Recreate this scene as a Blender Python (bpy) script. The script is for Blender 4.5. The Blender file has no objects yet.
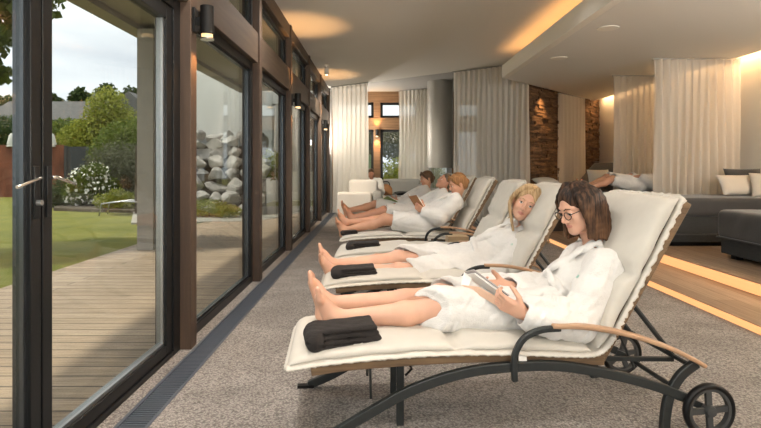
import bpy, bmesh, math, random
import numpy as np
from mathutils import Vector, Matrix, noise
PI = math.pi
scene = bpy.context.scene
col = scene.collection
random.seed(7)
rng = np.random.default_rng(11)

# ------------------------------------------------------------------ naming
def tag(o, label=None, cat=None, group=None, kind=None):
    if label: o['label'] = label
    if cat: o['category'] = cat
    if group: o['group'] = group
    if kind: o['kind'] = kind
    return o

def empty(name, loc=(0, 0, 0), rz=0.0, label=None, cat=None, group=None):
    o = bpy.data.objects.new(name, None)
    col.objects.link(o)
    o.empty_display_size = 0.05
    o.location = loc
    o.rotation_euler = (0, 0, rz)
    return tag(o, label, cat, group)

def link_mesh(name, me, mat, parent=None, smooth=False):
    mats = mat if isinstance(mat, (list, tuple)) else [mat]
    for m in mats: me.materials.append(m)
    if smooth:
        me.polygons.foreach_set('use_smooth', [True] * len(me.polygons))
    o = bpy.data.objects.new(name, me)
    col.objects.link(o)
    if parent: o.parent = parent
    return o

def copy_tree(o, parent=None):
    c = o.copy(); col.objects.link(c)
    if parent: c.parent = parent
    for ch in list(o.children): copy_tree(ch, c)
    return c

# ------------------------------------------------------------------ mesh builder
class MB:
    def __init__(s): s.v = []; s.f = []; s.m = []
    def add(s, vs, fs, mi=0):
        b = len(s.v); s.v += [tuple(v) for v in vs]
        s.f += [tuple(b + i for i in f) for f in fs]; s.m += [mi] * len(fs)
        return s
    def box(s, x0, x1, y0, y1, z0, z1, mi=0, T=None):
        vs = [Vector(p) for p in ((x0,y0,z0),(x1,y0,z0),(x1,y1,z0),(x0,y1,z0),(x0,y0,z1),(x1,y0,z1),(x1,y1,z1),(x0,y1,z1))]
        if T is not None: vs = [T @ v for v in vs]
        return s.add(vs, [(0,3,2,1),(4,5,6,7),(0,1,5,4),(1,2,6,5),(2,3,7,6),(3,0,4,7)], mi)
    def bar(s, a, b, w, h, up=(0,0,1), mi=0):
        """box section bar from a to b, w across, h along up"""
        a = Vector(a); b = Vector(b); return s.sweep([a, b], w, h, up, mi)
    def sweep(s, pts, w, h, side=None, mi=0, closed=False):
        """flat bar swept through pts; side = constant direction of width w"""
        pts = [Vector(p) for p in pts]; n = len(pts); rings = []
        for i, p in enumerate(pts):
            if closed: t = pts[(i+1) % n] - pts[i-1]
            else: t = pts[min(i+1, n-1)] - pts[max(i-1, 0)]
            t.normalize()
            sd = Vector(side); sd = (sd - t * sd.dot(t)).normalized()
            up = t.cross(sd).normalized()
            ww = w[i] if isinstance(w, (list, tuple)) else w
            hh = h[i] if isinstance(h, (list, tuple)) else h
            rings.append([p + sd*ww/2*a + up*hh/2*b for a, b in ((-1,-1),(1,-1),(1,1),(-1,1))])
        return s._rings(rings, mi, closed)
    def _rings(s, rings, mi=0, closed=False):
        b = len(s.v); k = len(rings[0]); n = len(rings)
        for r in rings: s.v += [tuple(v) for v in r]
        for i in range(n if closed else n-1):
            j = (i+1) % n
            for q in range(k):
                s.f.append((b+i*k+q, b+i*k+(q+1) % k, b+j*k+(q+1) % k, b+j*k+q)); s.m.append(mi)
        if not closed:
            s.f.append(tuple(b+q for q in reversed(range(k)))); s.m.append(mi)
            s.f.append(tuple(b+(n-1)*k+q for q in range(k))); s.m.append(mi)
        return s
    def tube(s, pts, r, k=8, mi=0, closed=False):
        pts = [Vector(p) for p in pts]; n = len(pts); rings = []
        ref = None
        for i, p in enumerate(pts):
            if closed: t = pts[(i+1) % n] - pts[i-1]
            else: t = pts[min(i+1, n-1)] - pts[max(i-1, 0)]
            t.normalize()
            if ref is None: ref = Vector((0,0,1)) if abs(t.z) < .9 else Vector((1,0,0))
            a = (ref - t*ref.dot(t)).normalized(); ref = a
            b = t.cross(a)
            rr = r[i] if isinstance(r, (list, tuple)) else r
            rings.append([p + a*rr*math.cos(2*PI*q/k) + b*rr*math.sin(2*PI*q/k) for q in range(k)])
        return s._rings(rings, mi, closed)
    def lathe(s, prof, c=(0,0,0), k=24, mi=0, axis='z'):
        rings = []
        for r, z in prof:
            ring = []
            for q in range(k):
                a = 2*PI*q/k
                if axis == 'z': p = Vector((r*math.cos(a), r*math.sin(a), z))
                else: p = Vector((r*math.cos(a), z, -r*math.sin(a)))
                ring.append(p + Vector(c))
            rings.append(ring)
        if prof[0] == prof[-1]: return s._rings(rings[:-1], mi, True)
        return s._rings(rings, mi)
    def prism(s, poly, z0, z1, mi=0):
        n = len(poly)
        vs = [(x, y, z0) for x, y in poly] + [(x, y, z1) for x, y in poly]
        fs = [tuple(reversed(range(n))), tuple(range(n, 2*n))]
        fs += [(i, (i+1) % n, (i+1) % n + n, i + n) for i in range(n)]
        return s.add(vs, fs, mi)
    def build(s, name, mat, parent=None, smooth=False, bevel=0, seg=2, sub=0):
        me = bpy.data.meshes.new(name); me.from_pydata(s.v, [], s.f)
        if any(s.m): me.polygons.foreach_set('material_index', s.m)
        me.update()
        o = link_mesh(name, me, mat, parent, smooth)
        if bevel:
            md = o.modifiers.new('bevel', 'BEVEL'); md.width = bevel; md.segments = seg; md.limit_method = 'ANGLE'
            me.polygons.foreach_set('use_smooth', [True]*len(me.polygons))
            try: me.set_sharp_from_angle(angle=math.radians(40))
            except Exception: pass
        if sub:
            md = o.modifiers.new('sub', 'SUBSURF'); md.levels = sub; md.render_levels = sub
        return o

# ------------------------------------------------------------------ distance field modelling (surface nets)
def V3(*a): return np.array(a, dtype=np.float64)
def nrm(v):
    v = np.asarray(v, float); return v / (np.linalg.norm(v) + 1e-12)

class SDF:
    def __init__(s, vox): s.vox = vox; s.p = []
    def cone(s, a, b, r1, r2, k=.02, op='add', flat=None, cut=False):
        """tapered capsule; flat=(direction, factor) squashes it along direction"""
        a = np.asarray(a, float); b = np.asarray(b, float); ba = b - a; L2 = ba.dot(ba) + 1e-12
        R = max(r1, r2)
        def f(X, Y, Z):
            px, py, pz = X-a[0], Y-a[1], Z-a[2]
            h = np.clip((px*ba[0]+py*ba[1]+pz*ba[2])/L2, 0, 1)
            dx, dy, dz = px-ba[0]*h, py-ba[1]*h, pz-ba[2]*h
            if flat is not None:
                n = nrm(flat[0]); q = dx*n[0]+dy*n[1]+dz*n[2]; e = (1/flat[1]-1)*q
                dx = dx+e*n[0]; dy = dy+e*n[1]; dz = dz+e*n[2]
                return (np.sqrt(dx*dx+dy*dy+dz*dz) - (r1+(r2-r1)*h)) * min(1., (flat[1]+1)/2)
            return np.sqrt(dx*dx+dy*dy+dz*dz) - (r1+(r2-r1)*h)
        s.p.append((f, np.minimum(a, b)-R*1.3, np.maximum(a, b)+R*1.3, k, op)); return s
    def chain(s, pts, rs, k=.02, op='add', flat=None):
        for i in range(len(pts)-1): s.cone(pts[i], pts[i+1], rs[i], rs[i+1], k, op, flat)
        return s
    def ell(s, c, r, R=None, k=.02, op='add'):
        c = np.asarray(c, float); r = np.asarray(r, float)
        R = np.eye(3) if R is None else np.asarray(R, float)      # columns = local axes in world
        def f(X, Y, Z):
            px, py, pz = X-c[0], Y-c[1], Z-c[2]
            l = [px*R[0, i]+py*R[1, i]+pz*R[2, i] for i in range(3)]
            k0 = np.sqrt(sum((l[i]/r[i])**2 for i in range(3)))
            k1 = np.sqrt(sum((l[i]/r[i]**2)**2 for i in range(3))) + 1e-9
            return k0*(k0-1)/k1
        e = np.abs(R) @ r
        s.p.append((f, c-e*1.05, c+e*1.05, k, op)); return s
    def box(s, c, h, R=None, rad=.01, k=.01, op='add'):
        c = np.asarray(c, float); h = np.asarray(h, float); R = np.eye(3) if R is None else np.asarray(R, float)
        def f(X, Y, Z):
            px, py, pz = X-c[0], Y-c[1], Z-c[2]
            q = [np.abs(px*R[0, i]+py*R[1, i]+pz*R[2, i])-h[i]+rad for i in range(3)]
            o = np.sqrt(sum(np.maximum(v, 0)**2 for v in q))
            return o + np.minimum(np.maximum(q[0], np.maximum(q[1], q[2])), 0) - rad
        e = np.abs(R) @ h
        s.p.append((f, c-e, c+e, k, op)); return s
    def half(s, p0, n, k=.0, lo=None, hi=None):
        """cut away everything on the +n side of p0 inside the box lo..hi"""
        n = nrm(n); p0 = np.asarray(p0, float)
        def f(X, Y, Z): return -((X-p0[0])*n[0]+(Y-p0[1])*n[1]+(Z-p0[2])*n[2])
        s.p.append((f, np.asarray(lo, float), np.asarray(hi, float), k, 'cut')); return s
    def mesh(s, name, disp=None, smooth_it=0, pad=.02):
        adds = [p for p in s.p if p[4] == 'add']
        lo = np.min([p[1] for p in adds], 0)-pad; hi = np.max([p[2] for p in adds], 0)+pad
        vox = s.vox; n = np.ceil((hi-lo)/vox).astype(int)+1
        F = np.full(n, .08, np.float32)
        ax = [lo[i]+np.arange(n[i])*vox for i in range(3)]
        for f, a, b, k, op in s.p:
            m = k+vox*2
            i0 = np.clip(np.floor((a-m-lo)/vox).astype(int), 0, n); i1 = np.clip(np.ceil((b+m-lo)/vox).astype(int)+1, 0, n)
            if np.any(i1 <= i0): continue
            sl = tuple(slice(i0[i], i1[i]) for i in range(3))
            X = ax[0][sl[0]][:, None, None]; Y = ax[1][sl[1]][None, :, None]; Z = ax[2][sl[2]][None, None, :]
            d = f(X, Y, Z).astype(np.float32); A = F[sl]
            if op == 'add':
                if k > 0:
                    h = np.maximum(k-np.abs(A-d), 0)/k; F[sl] = np.minimum(A, d)-h*h*k*.25
                else: F[sl] = np.minimum(A, d)
            else:      # sub: remove where d<0 ; cut: remove the half space
                e = -d
                if k > 0:
                    h = np.maximum(k-np.abs(A-e), 0)/k; F[sl] = np.maximum(A, e)+h*h*k*.25
                else: F[sl] = np.maximum(A, e)
        if disp is not None:
            idx = np.nonzero(np.abs(F) < .035)
            F[idx] += disp(ax[0][idx[0]], ax[1][idx[1]], ax[2][idx[2]]).astype(np.float32)
        return surf_net(F, lo, vox, name, smooth_it)

def surf_net(F, lo, vox, name, smooth_it=0):
    S = F < 0
    # keep the border empty
    S[0] = S[-1] = False; S[:, 0] = S[:, -1] = False; S[:, :, 0] = S[:, :, -1] = False
    F = np.where(S, F, np.maximum(F, 1e-5))
    cnt = np.zeros(tuple(d-1 for d in F.shape), np.int8)
    for a in (0, 1):
        for b in (0, 1):
            for c in (0, 1):
                cnt += S[a:F.shape[0]-1+a, b:F.shape[1]-1+b, c:F.shape[2]-1+c]
    act = (cnt > 0) & (cnt < 8)
    I = np.argwhere(act); ids = np.full(act.shape, -1, np.int32); ids[act] = np.arange(len(I))
    pos = np.zeros((len(I), 3)); num = np.zeros(len(I))
    for d in range(3):
        o1, o2 = [q for q in range(3) if q != d]
        for a in (0, 1):
            for b in (0, 1):
                p = I.copy(); p[:, o1] += a; p[:, o2] += b
                q = p.copy(); q[:, d] += 1
                fa = F[tuple(p.T)]; fb = F[tuple(q.T)]
                m = (fa < 0) != (fb < 0)
                t = np.where(m, fa/(fa-fb+1e-12*(~m)), 0)
                pp = p.astype(float); pp[:, d] += t
                pos[m] += pp[m]; num[m] += 1
    pos /= num[:, None]
    quads = []
    for d in range(3):
        o1, o2 = (d+1) % 3, (d+2) % 3
        sa = [slice(None)]*3; sb = [slice(None)]*3
        sa[d] = slice(0, -1); sb[d] = slice(1, None)
        A = S[tuple(sa)]; B = S[tuple(sb)]
        for flip, M in ((False, A & ~B), (True, ~A & B)):
            E = np.argwhere(M)
            E = E[(E[:, o1] > 0) & (E[:, o2] > 0)]
            c = []
            for da, db in ((1, 1), (0, 1), (0, 0), (1, 0)):
                q = E.copy(); q[:, o1] -= da; q[:, o2] -= db
                c.append(ids[tuple(q.T)])
            qd = np.stack(c, 1)
            if flip: qd = qd[:, ::-1]
            quads.append(qd)
    Q = np.concatenate(quads); Q = Q[(Q >= 0).all(1)]
    P = pos*vox+np.asarray(lo)
    if smooth_it:
        e = np.concatenate([Q[:, [0, 1]], Q[:, [1, 2]], Q[:, [2, 3]], Q[:, [3, 0]]])
        for _ in range(smooth_it):
            acc = np.zeros_like(P); nn = np.zeros(len(P))
            for d in range(3):
                acc[:, d] = np.bincount(e[:, 0], P[e[:, 1], d], len(P))+np.bincount(e[:, 1], P[e[:, 0], d], len(P))
            nn = np.bincount(e[:, 0], minlength=len(P))+np.bincount(e[:, 1], minlength=len(P))
            P = .5*P+.5*acc/np.maximum(nn, 1)[:, None]
    me = bpy.data.meshes.new(name)
    me.vertices.add(len(P)); me.vertices.foreach_set('co', P.astype(np.float32).ravel())
    me.loops.add(len(Q)*4); me.loops.foreach_set('vertex_index', Q.astype(np.int32).ravel())
    me.polygons.add(len(Q)); me.polygons.foreach_set('loop_start', np.arange(0, len(Q)*4, 4, dtype=np.int32))
    me.polygons.foreach_set('loop_total', np.full(len(Q), 4, np.int32))
    me.update(calc_edges=True); me.validate()
    me.polygons.foreach_set('use_smooth', [True]*len(me.polygons))
    return me

def sinfold(seed, amp, freq, stretch=(1, 1, 1)):
    """soft irregular folds: domain-warped sines"""
    r = np.random.default_rng(seed); K = [(r.normal(size=3), r.uniform(0, 6.28)) for _ in range(5)]
    W = [(r.normal(size=3), r.uniform(0, 6.28)) for _ in range(3)]
    def f(X, Y, Z):
        X = X*stretch[0]; Y = Y*stretch[1]; Z = Z*stretch[2]
        w = sum(np.sin(freq*.45*(X*k[0]+Y*k[1]+Z*k[2])+p) for k, p in W)
        o = 0
        for i, (k, p) in enumerate(K):
            k = nrm(k); s = np.sin(freq*(1+.25*i)*(X*k[0]+Y*k[1]+Z*k[2])+p+1.6*w)
            o = o+(1-np.abs(s))*1.3-.5
        return amp*o/3
    return f
# ------------------------------------------------------------------ materials
def mat(name, base, rough=.6, metal=0, bump=0, bscale=50, var=0, vscale=5, spec=.5, trans=0, emis=None, es=0,
        stretch=(1,1,1), sss=0, coat=0, sheen=0, detail=4, base2=None, obj=True):
    m = bpy.data.materials.new(name); m.use_nodes = True; nt = m.node_tree; N = nt.nodes; L = nt.links
    b = N['Principled BSDF']
    b.inputs['Base Color'].default_value = (*base, 1); b.inputs['Roughness'].default_value = rough
    b.inputs['Metallic'].default_value = metal; b.inputs['Specular IOR Level'].default_value = spec
    if sss:
        b.inputs['Subsurface Weight'].default_value = sss; b.inputs['Subsurface Radius'].default_value = (.02, .008, .004)
        b.inputs['Subsurface Scale'].default_value = .6
    if coat: b.inputs['Coat Weight'].default_value = coat
    if sheen: b.inputs['Sheen Weight'].default_value = sheen
    if emis: b.inputs['Emission Color'].default_value = (*emis, 1); b.inputs['Emission Strength'].default_value = es
    tc = N.new('ShaderNodeTexCoord'); mp = N.new('ShaderNodeMapping'); mp.inputs['Scale'].default_value = stretch
    L.new(tc.outputs['Object' if obj else 'Generated'], mp.inputs[0])
    if var or base2:
        n = N.new('ShaderNodeTexNoise'); n.inputs['Scale'].default_value = vscale; n.inputs['Detail'].default_value = detail
        L.new(mp.outputs[0], n.inputs['Vector'])
        r = N.new('ShaderNodeValToRGB')
        if base2: c0, c1 = base, base2
        else: c0 = tuple(max(0, c*(1-var)) for c in base); c1 = tuple(min(1, c*(1+var)) for c in base)
        r.color_ramp.elements[0].color = (*c0, 1); r.color_ramp.elements[1].color = (*c1, 1)
        r.color_ramp.elements[0].position = .3; r.color_ramp.elements[1].position = .7
        L.new(n.outputs[0], r.inputs[0]); L.new(r.outputs[0], b.inputs['Base Color'])
    if bump:
        n2 = N.new('ShaderNodeTexNoise'); n2.inputs['Scale'].default_value = bscale; n2.inputs['Detail'].default_value = 3
        L.new(mp.outputs[0], n2.inputs['Vector'])
        bp = N.new('ShaderNodeBump'); bp.inputs['Strength'].default_value = min(1, bump); bp.inputs['Distance'].default_value = .01*max(1, bump)
        L.new(n2.outputs[0], bp.inputs['Height']); L.new(bp.outputs[0], b.inputs['Normal'])
    return m

M = {}
M['skin'] = mat('skin', (.54, .285, .18), .5, var=.07, vscale=9, sss=.12, bump=.05, bscale=120)
M['skin_pale'] = mat('skin_pale', (.60, .345, .24), .5, var=.06, vscale=9, sss=.12, bump=.05, bscale=120)
M['skin_tan'] = mat('skin_tan', (.50, .25, .16), .5, var=.07, vscale=9, sss=.1)
M['lip'] = mat('lip', (.50, .21, .165), .4)
M['robe'] = mat('robe_terry', (.67, .66, .635), .95, bump=.5, bscale=170, var=.03, vscale=40, sheen=.2)
M['robe_trim'] = mat('robe_trim', (.82, .80, .755), .95, bump=.4, bscale=90)
M['cushion'] = mat('cushion_canvas', (.53, .505, .45), .9, bump=.18, bscale=220, var=.03, vscale=14)
M['hem'] = mat('cushion_hem', (.57, .54, .48), .9, bump=.3, bscale=120)
M['steel'] = mat('dark_steel', (.028, .032, .032), .42, metal=.4, var=.1, vscale=30)
M['black'] = mat('black_plastic', (.007, .007, .007), .4, spec=.25)
M['grey_pl'] = mat('grey_plastic', (.04, .042, .042), .5)
M['chrome'] = mat('chrome', (.75, .75, .74), .12, metal=1)
M['alu'] = mat('brushed_aluminium', (.42, .43, .43), .32, metal=.9)
M['hood'] = mat('hood_metal', (.40, .39, .36), .55, metal=.5, var=.08, vscale=3, stretch=(1, 1, .3))
M['towel'] = mat('dark_towel', (.017, .0135, .012), .95, bump=.5, bscale=160)
M['teal'] = mat('teal_thread', (.25, .50, .42), .7)
M['white_paper'] = mat('paper', (.80, .78, .74), .6)
M['grey_cover'] = mat('grey_cover', (.36, .34, .33), .55)
M['peach_cover'] = mat('peach_cover', (.72, .47, .33), .5)
M['green_cover'] = mat('green_cover', (.22, .27, .05), .5)
M['brown_leather'] = mat('tan_leather', (.33, .15, .055), .5)
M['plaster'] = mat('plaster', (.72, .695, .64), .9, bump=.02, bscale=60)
M['plaster_shade_grey'] = mat('shaded_grey_plaster', (.30, .29, .27), .9)  # grey holds the lounge's shade in its colour; plain grey on the speakers
M['cornice'] = mat('cornice', (.80, .76, .68), .85)
M['door_frame'] = mat('anthracite_frame', (.009, .0095, .01), .35, spec=.3)
M['door_edge'] = mat('frame_edge', (.10, .11, .12), .25, metal=.8)
M['ext_post'] = mat('grey_render', (.34, .31, .275), .8, var=.06, vscale=8)
M['grate'] = mat('grate_metal', (.085, .10, .125), .5, metal=.3)
M['bed'] = mat('charcoal_velvet', (.038, .039, .040), .85, bump=.2, bscale=90, var=.12, vscale=4, sheen=.25)
M['bed_base'] = mat('charcoal_base', (.032, .034, .034), .85, bump=.2, bscale=120, var=.15, vscale=20, stretch=(1, 1, 4))
M['pillow'] = mat('linen_pillow', (.56, .53, .47), .9, bump=.15, bscale=120)
M['white_sofa'] = mat('white_upholstery', (.66, .64, .60), .8, bump=.06, bscale=90)
M['grey_sofa'] = mat('grey_upholstery', (.33, .33, .31), .85, bump=.1, bscale=90)
M['led'] = mat('led_diffuser', (.30, .17, .08), .5, emis=(1, .43, .165), es=.55)
M['lamp_glow'] = mat('lamp_glow', (1, .7, .4), .5, emis=(1, .62, .3), es=14)
M['white_wall'] = mat('white_render', (.82, .80, .74), .9)
M['grey_band'] = mat('grey_band', (.25, .26, .25), .9)
M['corten'] = mat('corten_steel', (.17, .055, .028), .85, var=.35, vscale=3, stretch=(1, 1, .4))
M['dark_fence'] = mat('dark_fence', (.045, .05, .055), .8)
M['rock'] = mat('boulder', (.30, .28, .255), .95, base2=(.60, .56, .52), vscale=2.2, bump=.9, bscale=9)
M['slate'] = mat('slate_roof', (.12, .115, .11), .9, var=.3, vscale=2, stretch=(1, 1, 6))
M['house'] = mat('house_wall', (.50, .47, .42), .9)
M['bark'] = mat('bark', (.09, .065, .045), .95)
M['pebble'] = mat('gravel', (.42, .39, .34), .95, var=.3, vscale=40, bump=.6, bscale=40)
M['soil'] = mat('soil', (.10, .075, .05), .98, var=.4, vscale=6)
M['sclera'] = mat('eye_white', (.75, .72, .70), .2)
M['iris'] = mat('iris', (.05, .035, .025), .15)
M['wicker'] = None
M['flowerw'] = mat('white_petals', (.80, .79, .70), .8)
M['stone_orn'] = mat('white_stone', (.62, .61, .56), .9)
M['lawn'] = mat('lawn', (.13, .145, .016), .95, base2=(.23, .215, .03), vscale=1.3, detail=8, bump=1, bscale=60)
M['grass_blade'] = mat('grass_blade', (.16, .21, .025), .9, base2=(.28, .31, .06), vscale=2)

def leafmat(name, c0, c1):
    m = mat(name, c0, .7, base2=c1, vscale=3.5, spec=.25)
    nt = m.node_tree; b = nt.nodes['Principled BSDF']; out = nt.nodes['Material Output']
    tr = nt.nodes.new('ShaderNodeBsdfTranslucent'); mx = nt.nodes.new('ShaderNodeMixShader'); mx.inputs[0].default_value = .3
    src = b.inputs['Base Color'].links[0].from_socket
    nt.links.new(src, tr.inputs[0]); nt.links.new(b.outputs[0], mx.inputs[1]); nt.links.new(tr.outputs[0], mx.inputs[2])
    nt.links.new(mx.outputs[0], out.inputs[0]); return m
M['leaf_dark'] = leafmat('leaf_dark', (.03, .055, .018), (.085, .12, .03))
M['leaf_mid'] = leafmat('leaf_mid', (.08, .12, .02), (.20, .24, .04))
M['leaf_lime'] = leafmat('leaf_lime', (.20, .24, .035), (.40, .40, .07))
M['leaf_grey'] = leafmat('leaf_grey', (.09, .10, .06), (.18, .18, .11))
M['leaf_maple'] = leafmat('leaf_maple', (.05, .085, .015), (.16, .20, .035))

def wood(name, c0, c1, axis='Y', scale=14, rough=.5, bump=.1, ring=22):
    m = bpy.data.materials.new(name); m.use_nodes = True; nt = m.node_tree; N = nt.nodes; L = nt.links
    b = N['Principled BSDF']; b.inputs['Roughness'].default_value = rough
    tc = N.new('ShaderNodeTexCoord'); mp = N.new('ShaderNodeMapping')
    st = {'X': (.06, 1, 1), 'Y': (1, .06, 1), 'Z': (1, 1, .06)}[axis]
    mp.inputs['Scale'].default_value = st; L.new(tc.outputs['Object'], mp.inputs[0])
    n = N.new('ShaderNodeTexNoise'); n.inputs['Scale'].default_value = ring; n.inputs['Detail'].default_value = 6; n.inputs['Roughness'].default_value = .65
    L.new(mp.outputs[0], n.inputs['Vector'])
    r = N.new('ShaderNodeValToRGB'); r.color_ramp.elements[0].color = (*c0, 1); r.color_ramp.elements[1].color = (*c1, 1)
    r.color_ramp.elements[0].position = .3; r.color_ramp.elements[1].position = .72
    L.new(n.outputs[0], r.inputs[0]); L.new(r.outputs[0], b.inputs['Base Color'])
    if bump:
        bp = N.new('ShaderNodeBump'); bp.inputs['Strength'].default_value = bump; bp.inputs['Distance'].default_value = .004
        L.new(n.outputs[0], bp.inputs['Height']); L.new(bp.outputs[0], b.inputs['Normal'])
    return m
M['post_wood'] = wood('post_wood', (.040, .024, .015), (.085, .052, .032), 'Z', rough=.55)
M['beam_wood'] = wood('beam_wood', (.045, .030, .019), (.095, .064, .042), 'Y', rough=.55)
M['beam_woodx'] = wood('beam_wood_cross', (.13, .07, .03), (.27, .15, .07), 'X', rough=.55)
M['arm_wood'] = wood('armrest_wood', (.30, .17, .09), (.44, .28, .17), 'X', rough=.45)
M['rail_wood'] = wood('rattan_rail', (.085, .05, .024), (.20, .125, .062), 'X', rough=.6, bump=.5, ring=60)
M['box_wood'] = wood('pale_box_wood', (.42, .30, .17), (.55, .40, .24), 'X')

def planks(name, c0, c1, width, length, along='X', gap=(.02,.015,.01), rough=.6, grain=.35, gapw=.012):
    """plank floor: brick texture for boards, noise for grain"""
    m = bpy.data.materials.new(name); m.use_nodes = True; nt = m.node_tree; N = nt.nodes; L = nt.links
    b = N['Principled BSDF']; b.inputs['Roughness'].default_value = rough
    tc = N.new('ShaderNodeTexCoord'); mp = N.new('ShaderNodeMapping')
    if along == 'Y': mp.inputs['Rotation'].default_value = (0, 0, PI/2)
    L.new(tc.outputs['Object'], mp.inputs[0])
    br = N.new('ShaderNodeTexBrick'); br.inputs['Scale'].default_value = 1
    br.inputs['Brick Width'].default_value = length; br.inputs['Row Height'].default_value = width
    br.inputs['Mortar Size'].default_value = gapw/2; br.inputs['Mortar Smooth'].default_value = .1
    br.inputs['Color1'].default_value = (*c0, 1); br.inputs['Color2'].default_value = (*c1, 1); br.inputs['Mortar'].default_value = (*gap, 1)
    br.offset = .37
    L.new(mp.outputs[0], br.inputs['Vector'])
    mp2 = N.new('ShaderNodeMapping'); mp2.inputs['Scale'].default_value = (1.2, 22, 1); L.new(mp.outputs[0], mp2.inputs[0])
    n = N.new('ShaderNodeTexNoise'); n.inputs['Scale'].default_value = 2.2; n.inputs['Detail'].default_value = 6
    L.new(mp2.outputs[0], n.inputs['Vector'])
    mx = N.new('ShaderNodeMix'); mx.data_type = 'RGBA'; mx.blend_type = 'MULTIPLY'; mx.inputs['Factor'].default_value = 1
    r = N.new('ShaderNodeValToRGB'); r.color_ramp.elements[0].color = (1-grain, 1-grain, 1-grain, 1); r.color_ramp.elements[1].color = (1+grain*.3,)*3+(1,)
    r.color_ramp.elements[0].position = .3; r.color_ramp.elements[1].position = .65
    L.new(n.outputs[0], r.inputs[0]); L.new(br.outputs['Color'], mx.inputs['A']); L.new(r.outputs[0], mx.inputs['B'])
    L.new(mx.outputs['Result'], b.inputs['Base Color'])
    return m
M['deck'] = planks('deck_boards', (.46, .335, .23), (.56, .425, .305), .145, 3.2, 'X', gap=(.13, .09, .06), gapw=.014)
M['floor_wood'] = planks('oak_floor', (.29, .205, .135), (.42, .31, .215), .19, 2.2, 'Y', gap=(.10, .06, .03), rough=.42, grain=.3, gapw=.004)

def carpet():
    m = bpy.data.materials.new('carpet_pile'); m.use_nodes = True; nt = m.node_tree; N = nt.nodes; L = nt.links
    b = N['Principled BSDF']; b.inputs['Roughness'].default_value = 1; b.inputs['Specular IOR Level'].default_value = .1
    b.inputs['Sheen Weight'].default_value = .15
    tc = N.new('ShaderNodeTexCoord')
    v = N.new('ShaderNodeTexVoronoi'); v.inputs['Scale'].default_value = 85; v.feature = 'F1'
    w = N.new('ShaderNodeTexNoise'); w.inputs['Scale'].default_value = 30; w.inputs['Detail'].default_value = 3
    L.new(tc.outputs['Object'], w.inputs['Vector'])
    ad = N.new('ShaderNodeMix'); ad.data_type = 'RGBA'; ad.blend_type = 'LINEAR_LIGHT'; ad.inputs['Factor'].default_value = .02
    L.new(tc.outputs['Object'], ad.inputs['A']); L.new(w.outputs['Color'], ad.inputs['B']); L.new(ad.outputs['Result'], v.inputs['Vector'])
    r = N.new('ShaderNodeValToRGB'); e = r.color_ramp.elements
    e[0].position = .12; e[0].color = (.42, .382, .345, 1); e[1].position = .75; e[1].color = (.145, .13, .118, 1)
    L.new(v.outputs['Distance'], r.inputs[0])
    n = N.new('ShaderNodeTexNoise'); n.inputs['Scale'].default_value = 3; n.inputs['Detail'].default_value = 5
    L.new(tc.outputs['Object'], n.inputs['Vector'])
    r2 = N.new('ShaderNodeValToRGB'); r2.color_ramp.elements[0].color = (.82, .82, .82, 1); r2.color_ramp.elements[1].color = (1.1, 1.1, 1.1, 1)
    r2.color_ramp.elements[0].position = .35; r2.color_ramp.elements[1].position = .65
    L.new(n.outputs[0], r2.inputs[0])
    mx = N.new('ShaderNodeMix'); mx.data_type = 'RGBA'; mx.blend_type = 'MULTIPLY'; mx.inputs['Factor'].default_value = 1
    L.new(r.outputs[0], mx.inputs['A']); L.new(r2.outputs[0], mx.inputs['B']); L.new(mx.outputs['Result'], b.inputs['Base Color'])
    bp = N.new('ShaderNodeBump'); bp.inputs['Strength'].default_value = 1; bp.inputs['Distance'].default_value = .008; bp.invert = True
    L.new(v.outputs['Distance'], bp.inputs['Height']); L.new(bp.outputs[0], b.inputs['Normal'])
    return m
M['carpet'] = carpet()

def stonemat():
    m = bpy.data.materials.new('ledge_stone'); m.use_nodes = True; nt = m.node_tree; N = nt.nodes; L = nt.links
    b = N['Principled BSDF']; b.inputs['Roughness'].default_value = .85
    tc = N.new('ShaderNodeTexCoord'); mp = N.new('ShaderNodeMapping'); mp.inputs['Scale'].default_value = (1, 1, 4.5); L.new(tc.outputs['Object'], mp.inputs[0])
    n = N.new('ShaderNodeTexNoise'); n.inputs['Scale'].default_value = 4; n.inputs['Detail'].default_value = 8; n.inputs['Roughness'].default_value = .7
    L.new(mp.outputs[0], n.inputs['Vector'])
    r = N.new('ShaderNodeValToRGB'); e = r.color_ramp.elements
    e[0].position = .32; e[0].color = (.028, .018, .011, 1); e[1].position = .72; e[1].color = (.30, .175, .085, 1)
    x = e.new(.5); x.color = (.125, .068, .033, 1)
    L.new(n.outputs[0], r.inputs[0]); L.new(r.outputs[0], b.inputs['Base Color'])
    bp = N.new('ShaderNodeBump'); bp.inputs['Strength'].default_value = .7; bp.inputs['Distance'].default_value = .02
    L.new(n.outputs[0], bp.inputs['Height']); L.new(bp.outputs[0], b.inputs['Normal'])
    return m
M['ledge'] = stonemat()

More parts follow.
